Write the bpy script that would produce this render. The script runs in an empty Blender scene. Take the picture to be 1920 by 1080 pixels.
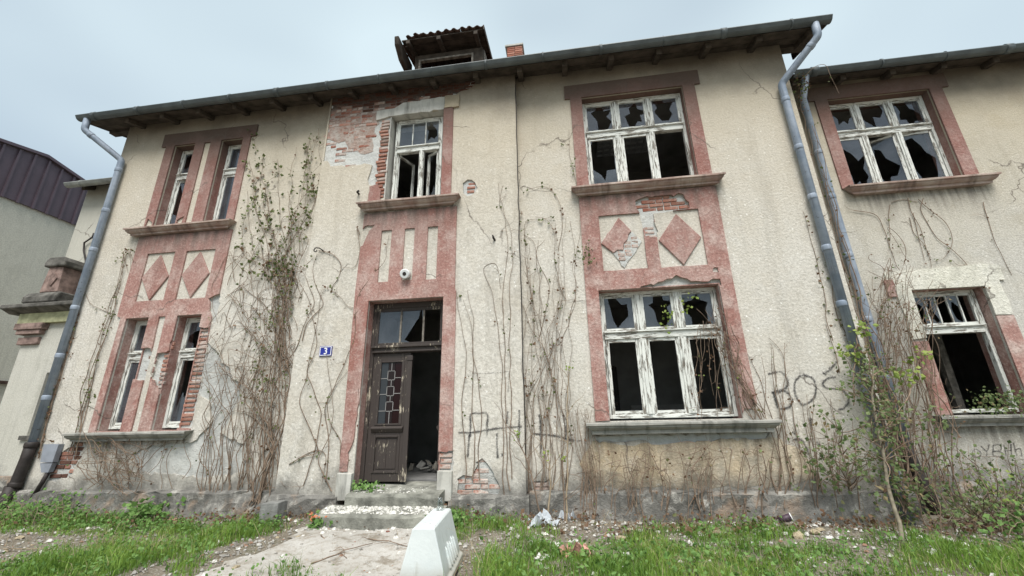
import bpy, bmesh, math, random
import numpy as np
from mathutils import Vector, Matrix
from mathutils.geometry import delaunay_2d_cdt

random.seed(7); rng = np.random.default_rng(11)
S = bpy.context.scene
COL = S.collection
# ------------------------------------------------------------------ camera
ZC = 1.45                                   # eye height; camera stands at x = 0, y = 0, facade at y = 7
FPX, PITCH, ROLL, YAW = 772.0, math.radians(17.9), math.radians(-1.18), math.radians(-7.63)
def cam_axes():
    cy, sy, cp, sp = math.cos(YAW), math.sin(YAW), math.cos(PITCH), math.sin(PITCH)
    f = Vector((sy*cp, cy*cp, sp)); r = Vector((cy, -sy, 0)); u = r.cross(f)
    cr, sr = math.cos(ROLL), math.sin(ROLL)
    return cr*r + sr*u, -sr*r + cr*u, f
CR, CU, CF = cam_axes()
cam = bpy.data.cameras.new('camera'); camo = bpy.data.objects.new('camera', cam); COL.objects.link(camo)
cam.sensor_width = 36.0; cam.lens = FPX/1920*36.0; cam.clip_start = 0.05; cam.clip_end = 900
m = Matrix((CR, CU, -CF)).transposed().to_4x4(); m.translation = (0, 0, ZC); camo.matrix_world = m
S.camera = camo
# ------------------------------------------------------------------ world, sun, exposure
SUN_EL, SUN_AZ = math.radians(58), math.radians(8)      # high soft light from in front of the facade
world = bpy.data.worlds.new('World'); S.world = world; world.use_nodes = True
nt = world.node_tree; nt.nodes.clear(); N = nt.nodes.new; LK = nt.links.new
out = N('ShaderNodeOutputWorld'); bg = N('ShaderNodeBackground'); bg.inputs['Strength'].default_value = 0.042
sky = N('ShaderNodeTexSky'); sky.sky_type = 'NISHITA'; sky.sun_disc = False
sky.sun_elevation = SUN_EL; sky.sun_rotation = math.pi - SUN_AZ
try: sky.dust_density = 2.5; sky.air_density = 1.0
except Exception: pass
tc = N('ShaderNodeTexCoord'); mp = N('ShaderNodeMapping'); mp.inputs['Scale'].default_value = (1.0, 1.0, 2.2)
LK(tc.outputs['Generated'], mp.inputs['Vector'])
nz = N('ShaderNodeTexNoise'); nz.inputs['Scale'].default_value = 1.3; nz.inputs['Detail'].default_value = 2; nz.inputs['Roughness'].default_value = .5
LK(mp.outputs['Vector'], nz.inputs['Vector'])
rp = N('ShaderNodeMapRange'); rp.inputs[1].default_value = .33; rp.inputs[2].default_value = .62; rp.inputs[3].default_value = .50; rp.inputs[4].default_value = .92
LK(nz.outputs['Fac'], rp.inputs[0])
mx = N('ShaderNodeMix'); mx.data_type = 'RGBA'; mx.inputs[7].default_value = (6.2, 7.35, 7.85, 1)
LK(rp.outputs[0], mx.inputs[0]); LK(sky.outputs[0], mx.inputs[6]); LK(mx.outputs[2], bg.inputs['Color']); LK(bg.outputs[0], out.inputs[0])
sun = bpy.data.lights.new('sun', 'SUN'); suno = bpy.data.objects.new('sun', sun); COL.objects.link(suno)
sun.energy = 1.5; sun.angle = math.radians(32); sun.color = (1.0, .965, .91)
suno.rotation_euler = (math.pi/2 - SUN_EL, 0, SUN_AZ)
S.view_settings.view_transform = 'Standard'; S.view_settings.look = 'None'; S.view_settings.gamma = 1
S.view_settings.use_curve_mapping = False; S.view_settings.exposure = 1.6
S.render.engine = 'CYCLES'; S.cycles.max_bounces = 6; S.cycles.transparent_max_bounces = 12; S.cycles.use_denoising = True
S.cycles.glossy_bounces = 3; S.cycles.diffuse_bounces = 4; S.cycles.sample_clamp_indirect = 6
# planes of the facade
YM, YC, YW, YA, YP = 7.0, 6.865, 7.85, 8.3, 7.4      # main, centre bay, wing, annex, porch
def ray(px, py):
    return CR*((px-960)/FPX) - CU*((py-540)/FPX) + CF
def W(px, py, Y):                                    # photo measurement -> (x, z) on the plane y = Y
    d = ray(px, py); return (d.x/d.y*Y, d.z/d.y*Y + ZC)
def G(px, py, z=0.0):                                # photo measurement -> (x, y) on the level z
    d = ray(px, py); s = (z-ZC)/d.z; return (d.x*s, d.y*s)
# ------------------------------------------------------------------ materials
class NG:
    def __init__(s, name):
        s.m = bpy.data.materials.new(name); s.m.use_nodes = True; s.t = s.m.node_tree; s.t.nodes.clear()
        s.out = s.n('ShaderNodeOutputMaterial'); s.b = s.n('ShaderNodeBsdfPrincipled'); s.l(s.b.outputs[0], s.out.inputs[0])
        s.tc = s.n('ShaderNodeTexCoord'); s.co = s.tc.outputs['Object']
    def n(s, t): return s.t.nodes.new(t)
    def l(s, a, b): s.t.links.new(a, b)
    def scaled(s, sc):
        k = s.n('ShaderNodeMapping'); k.inputs['Scale'].default_value = sc; s.l(s.co, k.inputs[0]); return k.outputs[0]
    def noise(s, scale, detail=4, rough=.55, co=None, dist=0):
        k = s.n('ShaderNodeTexNoise'); k.inputs['Scale'].default_value = scale; k.inputs['Detail'].default_value = detail
        k.inputs['Roughness'].default_value = rough; k.inputs['Distortion'].default_value = dist
        s.l(co or s.co, k.inputs['Vector']); return k.outputs['Fac']
    def vor(s, scale, co=None, out='Distance', rnd=1):
        k = s.n('ShaderNodeTexVoronoi'); k.inputs['Scale'].default_value = scale; s.l(co or s.co, k.inputs['Vector']); return k.outputs[out]
    def ramp(s, v, lo, hi, a=0., b=1.):
        k = s.n('ShaderNodeMapRange'); k.inputs[1].default_value = lo; k.inputs[2].default_value = hi
        k.inputs[3].default_value = a; k.inputs[4].default_value = b; s.l(v, k.inputs[0]); return k.outputs[0]
    def math(s, op, a, b):
        k = s.n('ShaderNodeMath'); k.operation = op
        for i, v in enumerate((a, b)):
            if isinstance(v, (int, float)): k.inputs[i].default_value = v
            else: s.l(v, k.inputs[i])
        return k.outputs[0]
    def mix(s, f, a, b):
        k = s.n('ShaderNodeMix'); k.data_type = 'RGBA'
        for i, v in ((0, f), (6, a), (7, b)):
            if isinstance(v, (int, float)): k.inputs[i].default_value = v
            elif isinstance(v, tuple): k.inputs[i].default_value = (*v, 1)
            else: s.l(v, k.inputs[i])
        return k.outputs[2]
    def col(s, c):
        if isinstance(c, tuple): s.b.inputs['Base Color'].default_value = (*c, 1)
        else: s.l(c, s.b.inputs['Base Color'])
    def rough(s, r, spec=.3):
        s.b.inputs['Roughness'].default_value = r; s.b.inputs['Specular IOR Level'].default_value = spec
    def bump(s, h, dist=.01, strength=1.):
        k = s.n('ShaderNodeBump'); k.inputs['Strength'].default_value = strength; k.inputs['Distance'].default_value = dist
        s.l(h, k.inputs['Height']); s.l(k.outputs[0], s.b.inputs['Normal'])
    def z(s):
        k = s.n('ShaderNodeSeparateXYZ'); s.l(s.co, k.inputs[0]); return k.outputs['Z']
    def rand(s):
        return s.n('ShaderNodeObjectInfo').outputs['Random']
    def attr(s, a='rnd'):
        k = s.n('ShaderNodeAttribute'); k.attribute_name = a; return k.outputs['Fac']
def simple(name, c, r=.8, spec=.3, var=.25, scale=6., bump=0., bscale=40.):
    g = NG(name); f = g.noise(scale)
    g.col(g.mix(g.ramp(f, .3, .7), tuple(x*(1-var) for x in c), tuple(min(x*(1+var), .9) for x in c))); g.rough(r, spec)
    if bump: g.bump(g.noise(bscale, 3), bump)
    return g.m
def plaster(name, c1, c2, c3, fleck, damp=True, bumpd=.02, grain=26., upper=(.43, .34, .21), soot_shade=0., spots=1., fade=.5):
    """Roughcast render: coarse grain, drifting tints, run-off streaks, damp, and a sooty film with eave shade painted in."""
    g = NG(name)
    big = g.noise(.55, 6, .6); mid = g.noise(2.6, 6, .65); gr = g.noise(grain, 5, .72); fine = g.noise(grain*3.1, 2)
    c = g.mix(g.ramp(big, .36, .64), c1, c2)
    c = g.mix(g.ramp(mid, .45, .70, 0, fade), c, c3); c = g.mix(g.ramp(g.noise(.95, 6, .68), .535, .565, 0, .30), c, c3); c = g.mix(g.ramp(g.noise(1.35, 6, .68, g.scaled((1.1, 1.1, 1.1))), .58, .60, 0, .34), c, tuple(x*.80 for x in c1))

    streak = g.noise(1., 6, .6, g.scaled((5.5, 5.5, .45)))
    c = g.mix(g.ramp(streak, .5, .78, 0, .42), c, tuple(x*.52 for x in c1))
    c = g.mix(g.ramp(gr, .36, .56, .38, 0), c, tuple(x*.40 for x in c1)); c = g.mix(g.ramp(gr, .56, .70, 0, .45), c, fleck)      # dirt lying in the hollows of the grain
    sp = g.vor(grain*.33); fn = g.noise(1.3, 3)
    c = g.mix(g.math('MULTIPLY', g.ramp(sp, .10, .16, spots, 0), g.ramp(fn, .42, .6)), c, fleck)
    sp2 = g.vor(9.); c = g.mix(g.math('MULTIPLY', g.ramp(sp2, .05, .09, .8*(.4+.6*spots), 0), g.ramp(fn, .5, .62)), c, fleck)
    if damp:
        zz = g.z(); n2 = g.noise(2.0, 6, .62); n3 = g.noise(.8, 5, .6)
        h = g.math('SUBTRACT', zz, g.math('MULTIPLY', n2, 1.25))
        c = g.mix(g.ramp(h, -.22, .12, .8, 0), c, (.13, .125, .115))                # rising damp and splash dirt
        h3 = g.math('ADD', zz, g.math('MULTIPLY', big, 4.0))
        c = g.mix(g.ramp(h3, 6.0, 9.6, 0, .72), c, upper)                   # yellower, less washed upper half
        h2 = g.math('ADD', g.math('ADD', zz, soot_shade), g.math('MULTIPLY', n3, 1.5))
        c = g.mix(g.ramp(h2, 8.0, 9.25, 0, .86), c, (.085, .068, .054))                # sooty film with eave shade painted in, high on the wall
    if damp:
        sx = g.n('ShaderNodeSeparateXYZ'); g.l(g.co, sx.inputs[0]); X = sx.outputs['X']; zz = sx.outputs['Z']; sn = g.noise(1., 5, .6, g.scaled((9, 9, .7)))
        tot = None
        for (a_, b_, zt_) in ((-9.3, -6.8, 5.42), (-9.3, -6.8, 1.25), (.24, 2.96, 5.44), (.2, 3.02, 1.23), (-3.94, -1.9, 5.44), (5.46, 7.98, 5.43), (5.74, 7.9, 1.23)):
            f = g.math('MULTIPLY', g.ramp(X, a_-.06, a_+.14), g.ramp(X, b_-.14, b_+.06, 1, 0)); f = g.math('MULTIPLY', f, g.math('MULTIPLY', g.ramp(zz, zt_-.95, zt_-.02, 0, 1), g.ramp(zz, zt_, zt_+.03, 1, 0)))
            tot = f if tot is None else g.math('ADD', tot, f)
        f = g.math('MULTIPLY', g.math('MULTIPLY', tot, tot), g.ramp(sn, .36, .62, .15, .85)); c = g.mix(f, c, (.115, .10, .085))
        dn = g.n('ShaderNodeTexNoise'); dn.inputs['Scale'].default_value = 1.4; dn.inputs['Detail'].default_value = 6; g.l(g.co, dn.inputs['Vector'])
        vm = g.n('ShaderNodeVectorMath'); vm.operation = 'MULTIPLY_ADD'; vm.inputs[1].default_value = (.9, .9, .9); g.l(dn.outputs['Color'], vm.inputs[0]); g.l(g.co, vm.inputs[2])
        ve = g.n('ShaderNodeTexVoronoi'); ve.feature = 'DISTANCE_TO_EDGE'; ve.inputs['Scale'].default_value = .42; g.l(vm.outputs[0], ve.inputs['Vector'])
        c = g.mix(g.math('MULTIPLY', g.ramp(ve.outputs['Distance'], .0015, .006, .75, 0), g.ramp(g.noise(.7, 2), .50, .58)), c, (.12, .10, .085))
    g.col(c); g.rough(.95, .15)
    hgt = g.math('ADD', g.math('MULTIPLY', gr, 1.0), g.math('MULTIPLY', mid, .9)); hgt = g.math('ADD', hgt, g.math('MULTIPLY', fine, .3))
    g.bump(hgt, bumpd); return g.m
M = {}
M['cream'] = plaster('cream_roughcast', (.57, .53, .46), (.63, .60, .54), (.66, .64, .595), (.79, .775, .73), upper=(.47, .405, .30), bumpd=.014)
M['cream_low'] = plaster('cream_roughcast_yellow', (.64, .51, .34), (.66, .57, .44), (.62, .58, .50), (.76, .70, .60))
M['pink'] = plaster('pink_roughcast', (.325, .158, .132), (.435, .272, .240), (.575, .465, .42), (.68, .58, .53), grain=24., upper=(.20, .10, .085), spots=.25, fade=.85, soot_shade=.6, bumpd=.015)  # dark upper tone: sooty film and painted eave shade
M['white_surround'] = plaster('limewashed_surround', (.68, .66, .56), (.74, .72, .64), (.66, .65, .59), (.8, .78, .72))
M['wing'] = plaster('wing_roughcast', (.50, .465, .39), (.58, .565, .52), (.56, .545, .51), (.71, .69, .64), bumpd=.014, grain=34., upper=(.46, .39, .27), soot_shade=.35)
M['annex'] = plaster('annex_render', (.50, .49, .43), (.55, .54, .49), (.47, .46, .41), (.6, .6, .56), bumpd=.006, grain=40., upper=(.47, .455, .40))
def undercoat():
    g = NG('bare_undercoat'); a = g.noise(1.6, 6, .65); b = g.noise(9, 5, .7); c = g.noise(45, 3)
    k = g.mix(g.ramp(a, .35, .65), (.46, .47, .46), (.58, .58, .55)); k = g.mix(g.ramp(b, .5, .75, 0, .6), k, (.33, .31, .28))
    st = g.noise(1., 5, .6, g.scaled((5, 5, .5))); k = g.mix(g.ramp(st, .52, .75, 0, .5), k, (.24, .23, .21))
    h = g.math('SUBTRACT', g.z(), g.math('MULTIPLY', a, 1.2)); k = g.mix(g.ramp(h, -.3, .15, .75, 0), k, (.13, .125, .115))
    g.col(k); g.rough(.95, .1); g.bump(g.math('ADD', g.math('MULTIPLY', b, 1.), g.math('MULTIPLY', c, .35)), .03); return g.m
M['under'] = undercoat()
def plinthm():
    g = NG('plinth_concrete'); a = g.noise(1.1, 6, .65); b = g.noise(6, 6, .7); c = g.noise(50, 3)
    k = g.mix(g.ramp(a, .35, .65), (.12, .115, .105), (.27, .26, .24)); k = g.mix(g.ramp(b, .52, .64, 0, .85), k, (.40, .385, .35)); k = g.mix(g.ramp(g.noise(2.3, 5, .6), .56, .66, 0, .8), k, (.33, .25, .19))
    st = g.noise(1., 5, .6, g.scaled((6, 6, .8))); k = g.mix(g.ramp(st, .5, .7, 0, .7), k, (.075, .073, .068))
    g.col(k); g.rough(.95, .15); g.bump(g.math('ADD', g.math('MULTIPLY', b, 1.), g.math('MULTIPLY', c, .3)), .035); return g.m
M['plinth'] = plinthm()
def mortarm():
    g = NG('brick_stained_mortar'); a = g.noise(5, 6, .7); b = g.noise(17, 5, .7)
    k = g.mix(g.ramp(a, .35, .65), (.34, .22, .18), (.44, .39, .35)); k = g.mix(g.ramp(b, .5, .7, 0, .7), k, (.20, .13, .10))
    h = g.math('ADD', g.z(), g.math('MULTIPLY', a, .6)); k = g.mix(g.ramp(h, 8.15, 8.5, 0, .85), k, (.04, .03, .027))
    g.col(k); g.rough(.95, .1); g.bump(g.math('ADD', a, b), .03); return g.m
M['mortar'] = mortarm()
def sillm(name, c1, c2):
    g = NG(name); a = g.noise(3, 6, .65); st = g.noise(1., 5, .6, g.scaled((7, 2, 1.2))); c = g.noise(60, 3)
    k = g.mix(g.ramp(a, .35, .65), c1, c2); k = g.mix(g.ramp(st, .48, .7, 0, .75), k, tuple(x*.33 for x in c1))
    g.col(k); g.rough(.9, .2); g.bump(g.math('ADD', a, g.math('MULTIPLY', c, .25)), .012); return g.m
M['sill_grey'] = sillm('grey_sill_stone', (.24, .24, .22), (.36, .35, .32)); M['sill_pink'] = sillm('pinkish_sill', (.30, .20, .17), (.44, .37, .32))
M['lintel'] = sillm('bare_lintel', (.44, .43, .39), (.54, .53, .49))
def brickm(name, tint=1., lime=.45):
    g = NG(name); r = g.rand(); f = g.noise(14, 5, .65); f2 = g.noise(40, 3)
    k = g.mix(r, tuple(x*tint for x in (.25, .095, .065)), tuple(x*tint for x in (.39, .20, .15)))
    k = g.mix(g.ramp(f, .5 if lime < .8 else .36, .72 if lime < .8 else .60, 0, lime), k, (.50*tint, .46*tint, .42*tint)); k = g.mix(g.ramp(g.math('FRACT', g.math('MULTIPLY', r, 7.3), 0), .7, 1., 0, .6), k, (.17*tint, .10*tint, .075*tint))
    g.col(k); g.rough(.95, .1); g.bump(g.math('ADD', f, g.math('MULTIPLY', f2, .4)), .012); return g.m
M['brick'] = brickm('red_brick'); M['brick_limed'] = brickm('limewashed_brick', 1.15, .85); M['brick_dull'] = brickm('dull_limed_brick', .95, .9); M['brick_dark'] = brickm('dark_brick', .32, .3)  # last entry is the same brick in a much darker tint
def paintm(name, sc, fl=(.52, .6)):
    """White oil paint flaking along the grain of grey weathered wood."""
    g = NG(name); a = g.noise(1., 6, .7, g.scaled(sc)); b = g.noise(3, 3); w = g.noise(1., 4, .6, g.scaled(tuple(x*2.5 for x in sc)))
    wood = g.mix(w, (.10, .085, .065), (.26, .235, .20)); pt = g.mix(g.ramp(b, .3, .7), (.60, .615, .58), (.74, .745, .70))
    f = g.ramp(g.math('ADD', a, g.math('MULTIPLY', g.math('SUBTRACT', b, .5), .35)), fl[0], fl[1])
    g.col(g.mix(f, pt, wood)); g.rough(.65, .35); g.bump(g.math('SUBTRACT', g.math('MULTIPLY', w, .25), f), .004); return g.m
M['paint_v'] = paintm('flaking_white_paint_upright', (40, 40, 5)); M['paint_h'] = paintm('flaking_white_paint_level', (5, 40, 40))
M['paint_v2'] = paintm('worn_white_paint', (34, 34, 4), (.6, .68))
def doorm():
    g = NG('dark_door_paint'); a = g.noise(1., 6, .7, g.scaled((38, 38, 6))); b = g.noise(2.2, 4, .6); w = g.noise(1., 4, .6, g.scaled((80, 80, 4)))
    k = g.mix(w, (.032, .025, .022), (.062, .050, .045))
    f = g.ramp(g.math('ADD', a, g.math('MULTIPLY', g.math('SUBTRACT', b, .5), .9)), .63, .69); k = g.mix(f, k, (.42, .37, .29))
    g.col(k); g.rough(.6, .35); g.bump(g.math('SUBTRACT', g.math('MULTIPLY', w, .4), f), .004); return g.m
M['door'] = doorm()
def zinc():
    g = NG('zinc_pipe'); a = g.noise(4, 6, .6); st = g.noise(1., 5, .6, g.scaled((25, 25, 1.2)))
    k = g.mix(g.ramp(a, .35, .65), (.20, .245, .31), (.31, .355, .42)); k = g.mix(g.ramp(st, .52, .72, 0, .6), k, (.13, .14, .16))
    sp = g.noise(18, 4, .7); k = g.mix(g.ramp(sp, .62, .7, 0, .7), k, (.10, .085, .075))
    g.col(k); g.rough(.62, .35); g.b.inputs['Metallic'].default_value = .1; g.bump(a, .004); return g.m
M['zinc'] = zinc()
M['zinc_dull'] = simple('dull_zinc', (.16, .18, .21), .6, .4, .35, 7, .004, 20)
M['gutter'] = simple('gutter_sheet', (.085, .10, .105), .5, .4, .35, 3, .003, 9)
M['gutter_light'] = simple('gutter_sheet_pale', (.26, .27, .26), .55, .4, .35, 4, .003, 9)
M['iron'] = simple('black_iron', (.028, .022, .02), .6, .4, .4, 9, .004, 30)
M['eave'] = simple('eave_boards', (.07, .058, .048), .9, .2, .45, 5, .006, 25)
M['oldwood'] = simple('weathered_grey_wood', (.20, .18, .155), .9, .2, .5, 12, .006, 35)
M['tile'] = simple('dark_clay_tile', (.085, .055, .045), .9, .2, .45, 9, .01, 25)
M['purple'] = simple('purple_sheet_metal', (.095, .07, .088), .5, .4, .12, 2)
M['purple_wall'] = plaster('grey_green_render', (.60, .58, .50), (.63, .61, .53), (.55, .53, .46), (.64, .62, .56), damp=False, bumpd=.004)
M['mossy'] = simple('mossy_band', (.40, .40, .25), .95, .1, .35, 7, .008, 30)
M['dirty_stone'] = simple('blackened_stone', (.12, .115, .105), .95, .1, .6, 5, .012, 25)
M['pink_old'] = simple('faded_pink_stone', (.235, .17, .15), .95, .1, .55, 7, .008, 30)
M['room'] = simple('room_plaster', (.27, .265, .25), .95, .1, .25, 2)
M['room_floor'] = simple('dusty_floor', (.26, .26, .255), .9, .2, .3, 3, .01, 12)
M['dado'] = simple('room_white_panel', (.42, .41, .39), .9, .2, .15, 3)
M['step'] = simple('step_concrete', (.235, .235, .205), .95, .15, .55, 4, .012, 40)
M['cab'] = simple('grey_cabinet_paint', (.24, .26, .30), .5, .4, .2, 5)
M['black_spray'] = simple('black_spray_paint', (.035, .034, .04), .9, .1)
M['stem'] = simple('vine_bark', (.215, .16, .12), .95, .1, .4, 9)
M['stem_pale'] = simple('pale_twig', (.34, .27, .19), .95, .1, .35, 9)
M['trunk'] = simple('young_bark', (.20, .175, .13), .95, .1, .35, 14, .004, 40)
def barrierm():
    g = NG('white_barrier_plastic'); a = g.noise(4, 6, .65); b = g.noise(1., 5, .7, g.scaled((14, 14, 3))); z = g.z()
    k = g.mix(g.ramp(a, .3, .7), (.56, .605, .605), (.65, .69, .685)); k = g.mix(g.ramp(b, .56, .72, 0, .45), k, (.36, .36, .32)); h = g.math('SUBTRACT', z, g.math('MULTIPLY', a, .25)); k = g.mix(g.ramp(h, -.05, .10, .7, 0), k, (.30, .27, .21))
    g.col(k); g.rough(.5, .4); g.bump(g.noise(30, 4, .6), .002); return g.m
M['barrier'] = barrierm()
M['white'] = simple('white_plaster_bits', (.60, .585, .545), .95, .1, .22, 12, .01, 30)
M['ochre_bit'] = simple('ochre_rubble', (.50, .42, .29), .95, .1, .3, 12, .01, 30)
M['paper'] = simple('crumpled_paper', (.62, .61, .57), .9, .2, .15, 9)
M['board'] = simple('soggy_board', (.33, .31, .27), .9, .2, .25, 9, .006, 30)
M['cloth'] = simple('pink_rag', (.52, .28, .23), .95, .1, .35, 8, .01, 40)
M['block'] = simple('concrete_block', (.22, .22, .21), .95, .1, .3, 8, .012, 30)
M['porcelain'] = simple('porcelain', (.70, .72, .72), .25, .5, .05, 5)
M['blue_enamel'] = simple('blue_enamel', (.012, .022, .24), .25, .5, .1, 5)
M['white_enamel'] = simple('white_enamel', (.78, .78, .78), .3, .5, .04, 5)
M['dark_cup'] = simple('dark_printed_cup', (.05, .03, .045), .5, .4, .4, 14)
M['lamp_grid'] = simple('lamp_grid_metal', (.38, .39, .40), .5, .4, .1)
M['chimney_brick'] = brickm('chimney_brick', 1.15, .12)
def leafm(name, a, b, c=None):
    g = NG(name); r = g.attr(); k = g.mix(r, a, b)
    if c: k = g.mix(g.ramp(r, .90, .93), k, c)
    g.col(k); g.rough(.6, .3)
    tr = g.n('ShaderNodeBsdfTranslucent'); g.l(k, tr.inputs[0]); ms = g.n('ShaderNodeMixShader'); ms.inputs[0].default_value = .3
    g.l(g.b.outputs[0], ms.inputs[1]); g.l(tr.outputs[0], ms.inputs[2]); g.l(ms.outputs[0], g.out.inputs[0]); return g.m
M['ivy'] = leafm('vine_leaf', (.085, .115, .035), (.17, .20, .07), (.16, .10, .05))
M['drybrown'] = leafm('dry_leaf', (.13, .07, .04), (.22, .14, .085), (.12, .13, .05))
M['fresh'] = leafm('fresh_leaf', (.16, .24, .045), (.32, .38, .10))
M['bush'] = leafm('shrub_leaf', (.09, .14, .05), (.20, .25, .10), (.24, .19, .10))
M['grass'] = leafm('grass_blade', (.095, .19, .03), (.26, .40, .07), (.38, .37, .17))
M['weed'] = leafm('weed_leaf', (.085, .18, .04), (.19, .32, .09))
M['orange'] = leafm('orange_petal', (.55, .16, .07), (.62, .26, .14))
M['straw'] = leafm('straw', (.26, .20, .12), (.42, .36, .24))
M['gravel'] = leafm('gravel', (.20, .18, .155), (.62, .60, .56), (.40, .24, .17))
def glassm():
    g = NG('dirty_glass'); f = g.noise(3, 5, .6); t = g.n('ShaderNodeBsdfTransparent'); t.inputs[0].default_value = (.82, .87, .9, 1)
    gl = g.n('ShaderNodeBsdfGlossy'); gl.inputs['Roughness'].default_value = .03; gl.inputs['Color'].default_value = (.85, .92, 1, 1)
    d = g.n('ShaderNodeBsdfDiffuse'); d.inputs[0].default_value = (.30, .33, .38, 1)
    a = g.n('ShaderNodeMixShader'); fr = g.n('ShaderNodeFresnel'); fr.inputs[0].default_value = 1.5
    g.l(g.ramp(fr.outputs[0], 0, .5, .03, .62), a.inputs[0]); g.l(t.outputs[0], a.inputs[1]); g.l(gl.outputs[0], a.inputs[2])
    b = g.n('ShaderNodeMixShader'); g.l(g.ramp(f, .3, .7, .06, .22), b.inputs[0]); g.l(a.outputs[0], b.inputs[1]); g.l(d.outputs[0], b.inputs[2])
    g.l(b.outputs[0], g.out.inputs[0]); return g.m
M['glass'] = glassm()
def tinted(name, c):
    g = NG(name); g.col(c); g.rough(.2, .25); return g.m
M['lead_red'] = tinted('dark_red_glass', (.012, .002, .002)); M['lead_grey'] = tinted('grey_blue_glass', (.035, .04, .045)); M['lead_dark'] = tinted('black_glass', (.016, .010, .010))
M['lead'] = simple('lead_came', (.26, .25, .245), .5, .4, .15)
def bagm():
    g = NG('translucent_plastic'); g.col((.62, .66, .70)); g.rough(.25, .5); t = g.n('ShaderNodeBsdfTransparent'); ms = g.n('ShaderNodeMixShader'); ms.inputs[0].default_value = .4
    g.l(g.b.outputs[0], ms.inputs[1]); g.l(t.outputs[0], ms.inputs[2]); g.l(ms.outputs[0], g.out.inputs[0]); return g.m
M['bag'] = bagm()
def jarm():
    g = NG('clear_jar_glass'); t = g.n('ShaderNodeBsdfTransparent'); t.inputs[0].default_value = (.93, .95, .95, 1); gl = g.n('ShaderNodeBsdfGlossy'); gl.inputs['Roughness'].default_value = .05
    ms = g.n('ShaderNodeMixShader'); lw = g.n('ShaderNodeLayerWeight'); lw.inputs[0].default_value = .35; g.l(lw.outputs['Facing'], ms.inputs[0]); g.l(t.outputs[0], ms.inputs[1]); g.l(gl.outputs[0], ms.inputs[2]); g.l(ms.outputs[0], g.out.inputs[0]); return g.m
M['jar'] = jarm()
def spraym():
    g = NG('sprayed_black'); g.col((.03, .03, .036)); g.rough(.9, .1); n = g.noise(70, 3, .7); n2 = g.noise(6, 3); e = g.attr('edge')
    a = g.math('ADD', g.math('MULTIPLY', e, 1.1), g.math('MULTIPLY', g.math('SUBTRACT', n, .5), 2.6)); a = g.math('ADD', a, g.math('MULTIPLY', g.math('SUBTRACT', n2, .55), 1.2))
    t = g.n('ShaderNodeBsdfTransparent'); ms = g.n('ShaderNodeMixShader'); g.l(g.ramp(a, .35, 1.1, 0, .72), ms.inputs[0]); g.l(t.outputs[0], ms.inputs[1]); g.l(g.b.outputs[0], ms.inputs[2]); g.l(ms.outputs[0], g.out.inputs[0]); return g.m
M['spray'] = spraym()
def groundm():
    g = NG('soil'); a = g.noise(.7, 6, .65); b = g.noise(6, 6, .7); c = g.noise(40, 4, .7)
    k = g.mix(g.ramp(a, .35, .65), (.15, .125, .095), (.25, .225, .18)); k = g.mix(g.ramp(b, .52, .7, 0, .7), k, (.075, .085, .035)); k = g.mix(g.ramp(c, .54, .64, 0, .7), k, (.46, .44, .40))
    g.col(k); g.rough(1., .1); g.bump(g.math('ADD', b, g.math('MULTIPLY', c, .4)), .04); return g.m
M['soil'] = groundm()
def pathm():
    g = NG('dusty_concrete'); a = g.noise(1.2, 6, .65); b = g.noise(9, 6, .7); c = g.noise(60, 3, .7)
    k = g.mix(g.ramp(a, .35, .65), (.37, .35, .315), (.50, .485, .455)); k = g.mix(g.ramp(b, .50, .64, 0, .75), k, (.27, .235, .19)); k = g.mix(g.ramp(g.noise(2.5, 6, .7), .56, .64, 0, .75), k, (.20, .17, .13)); k = g.mix(g.ramp(c, .56, .66, 0, .55), k, (.20, .18, .15))
    g.col(k); g.rough(.95, .1); g.bump(g.math('ADD', b, g.math('MULTIPLY', c, .4)), .015); return g.m
M['path'] = pathm()
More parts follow.
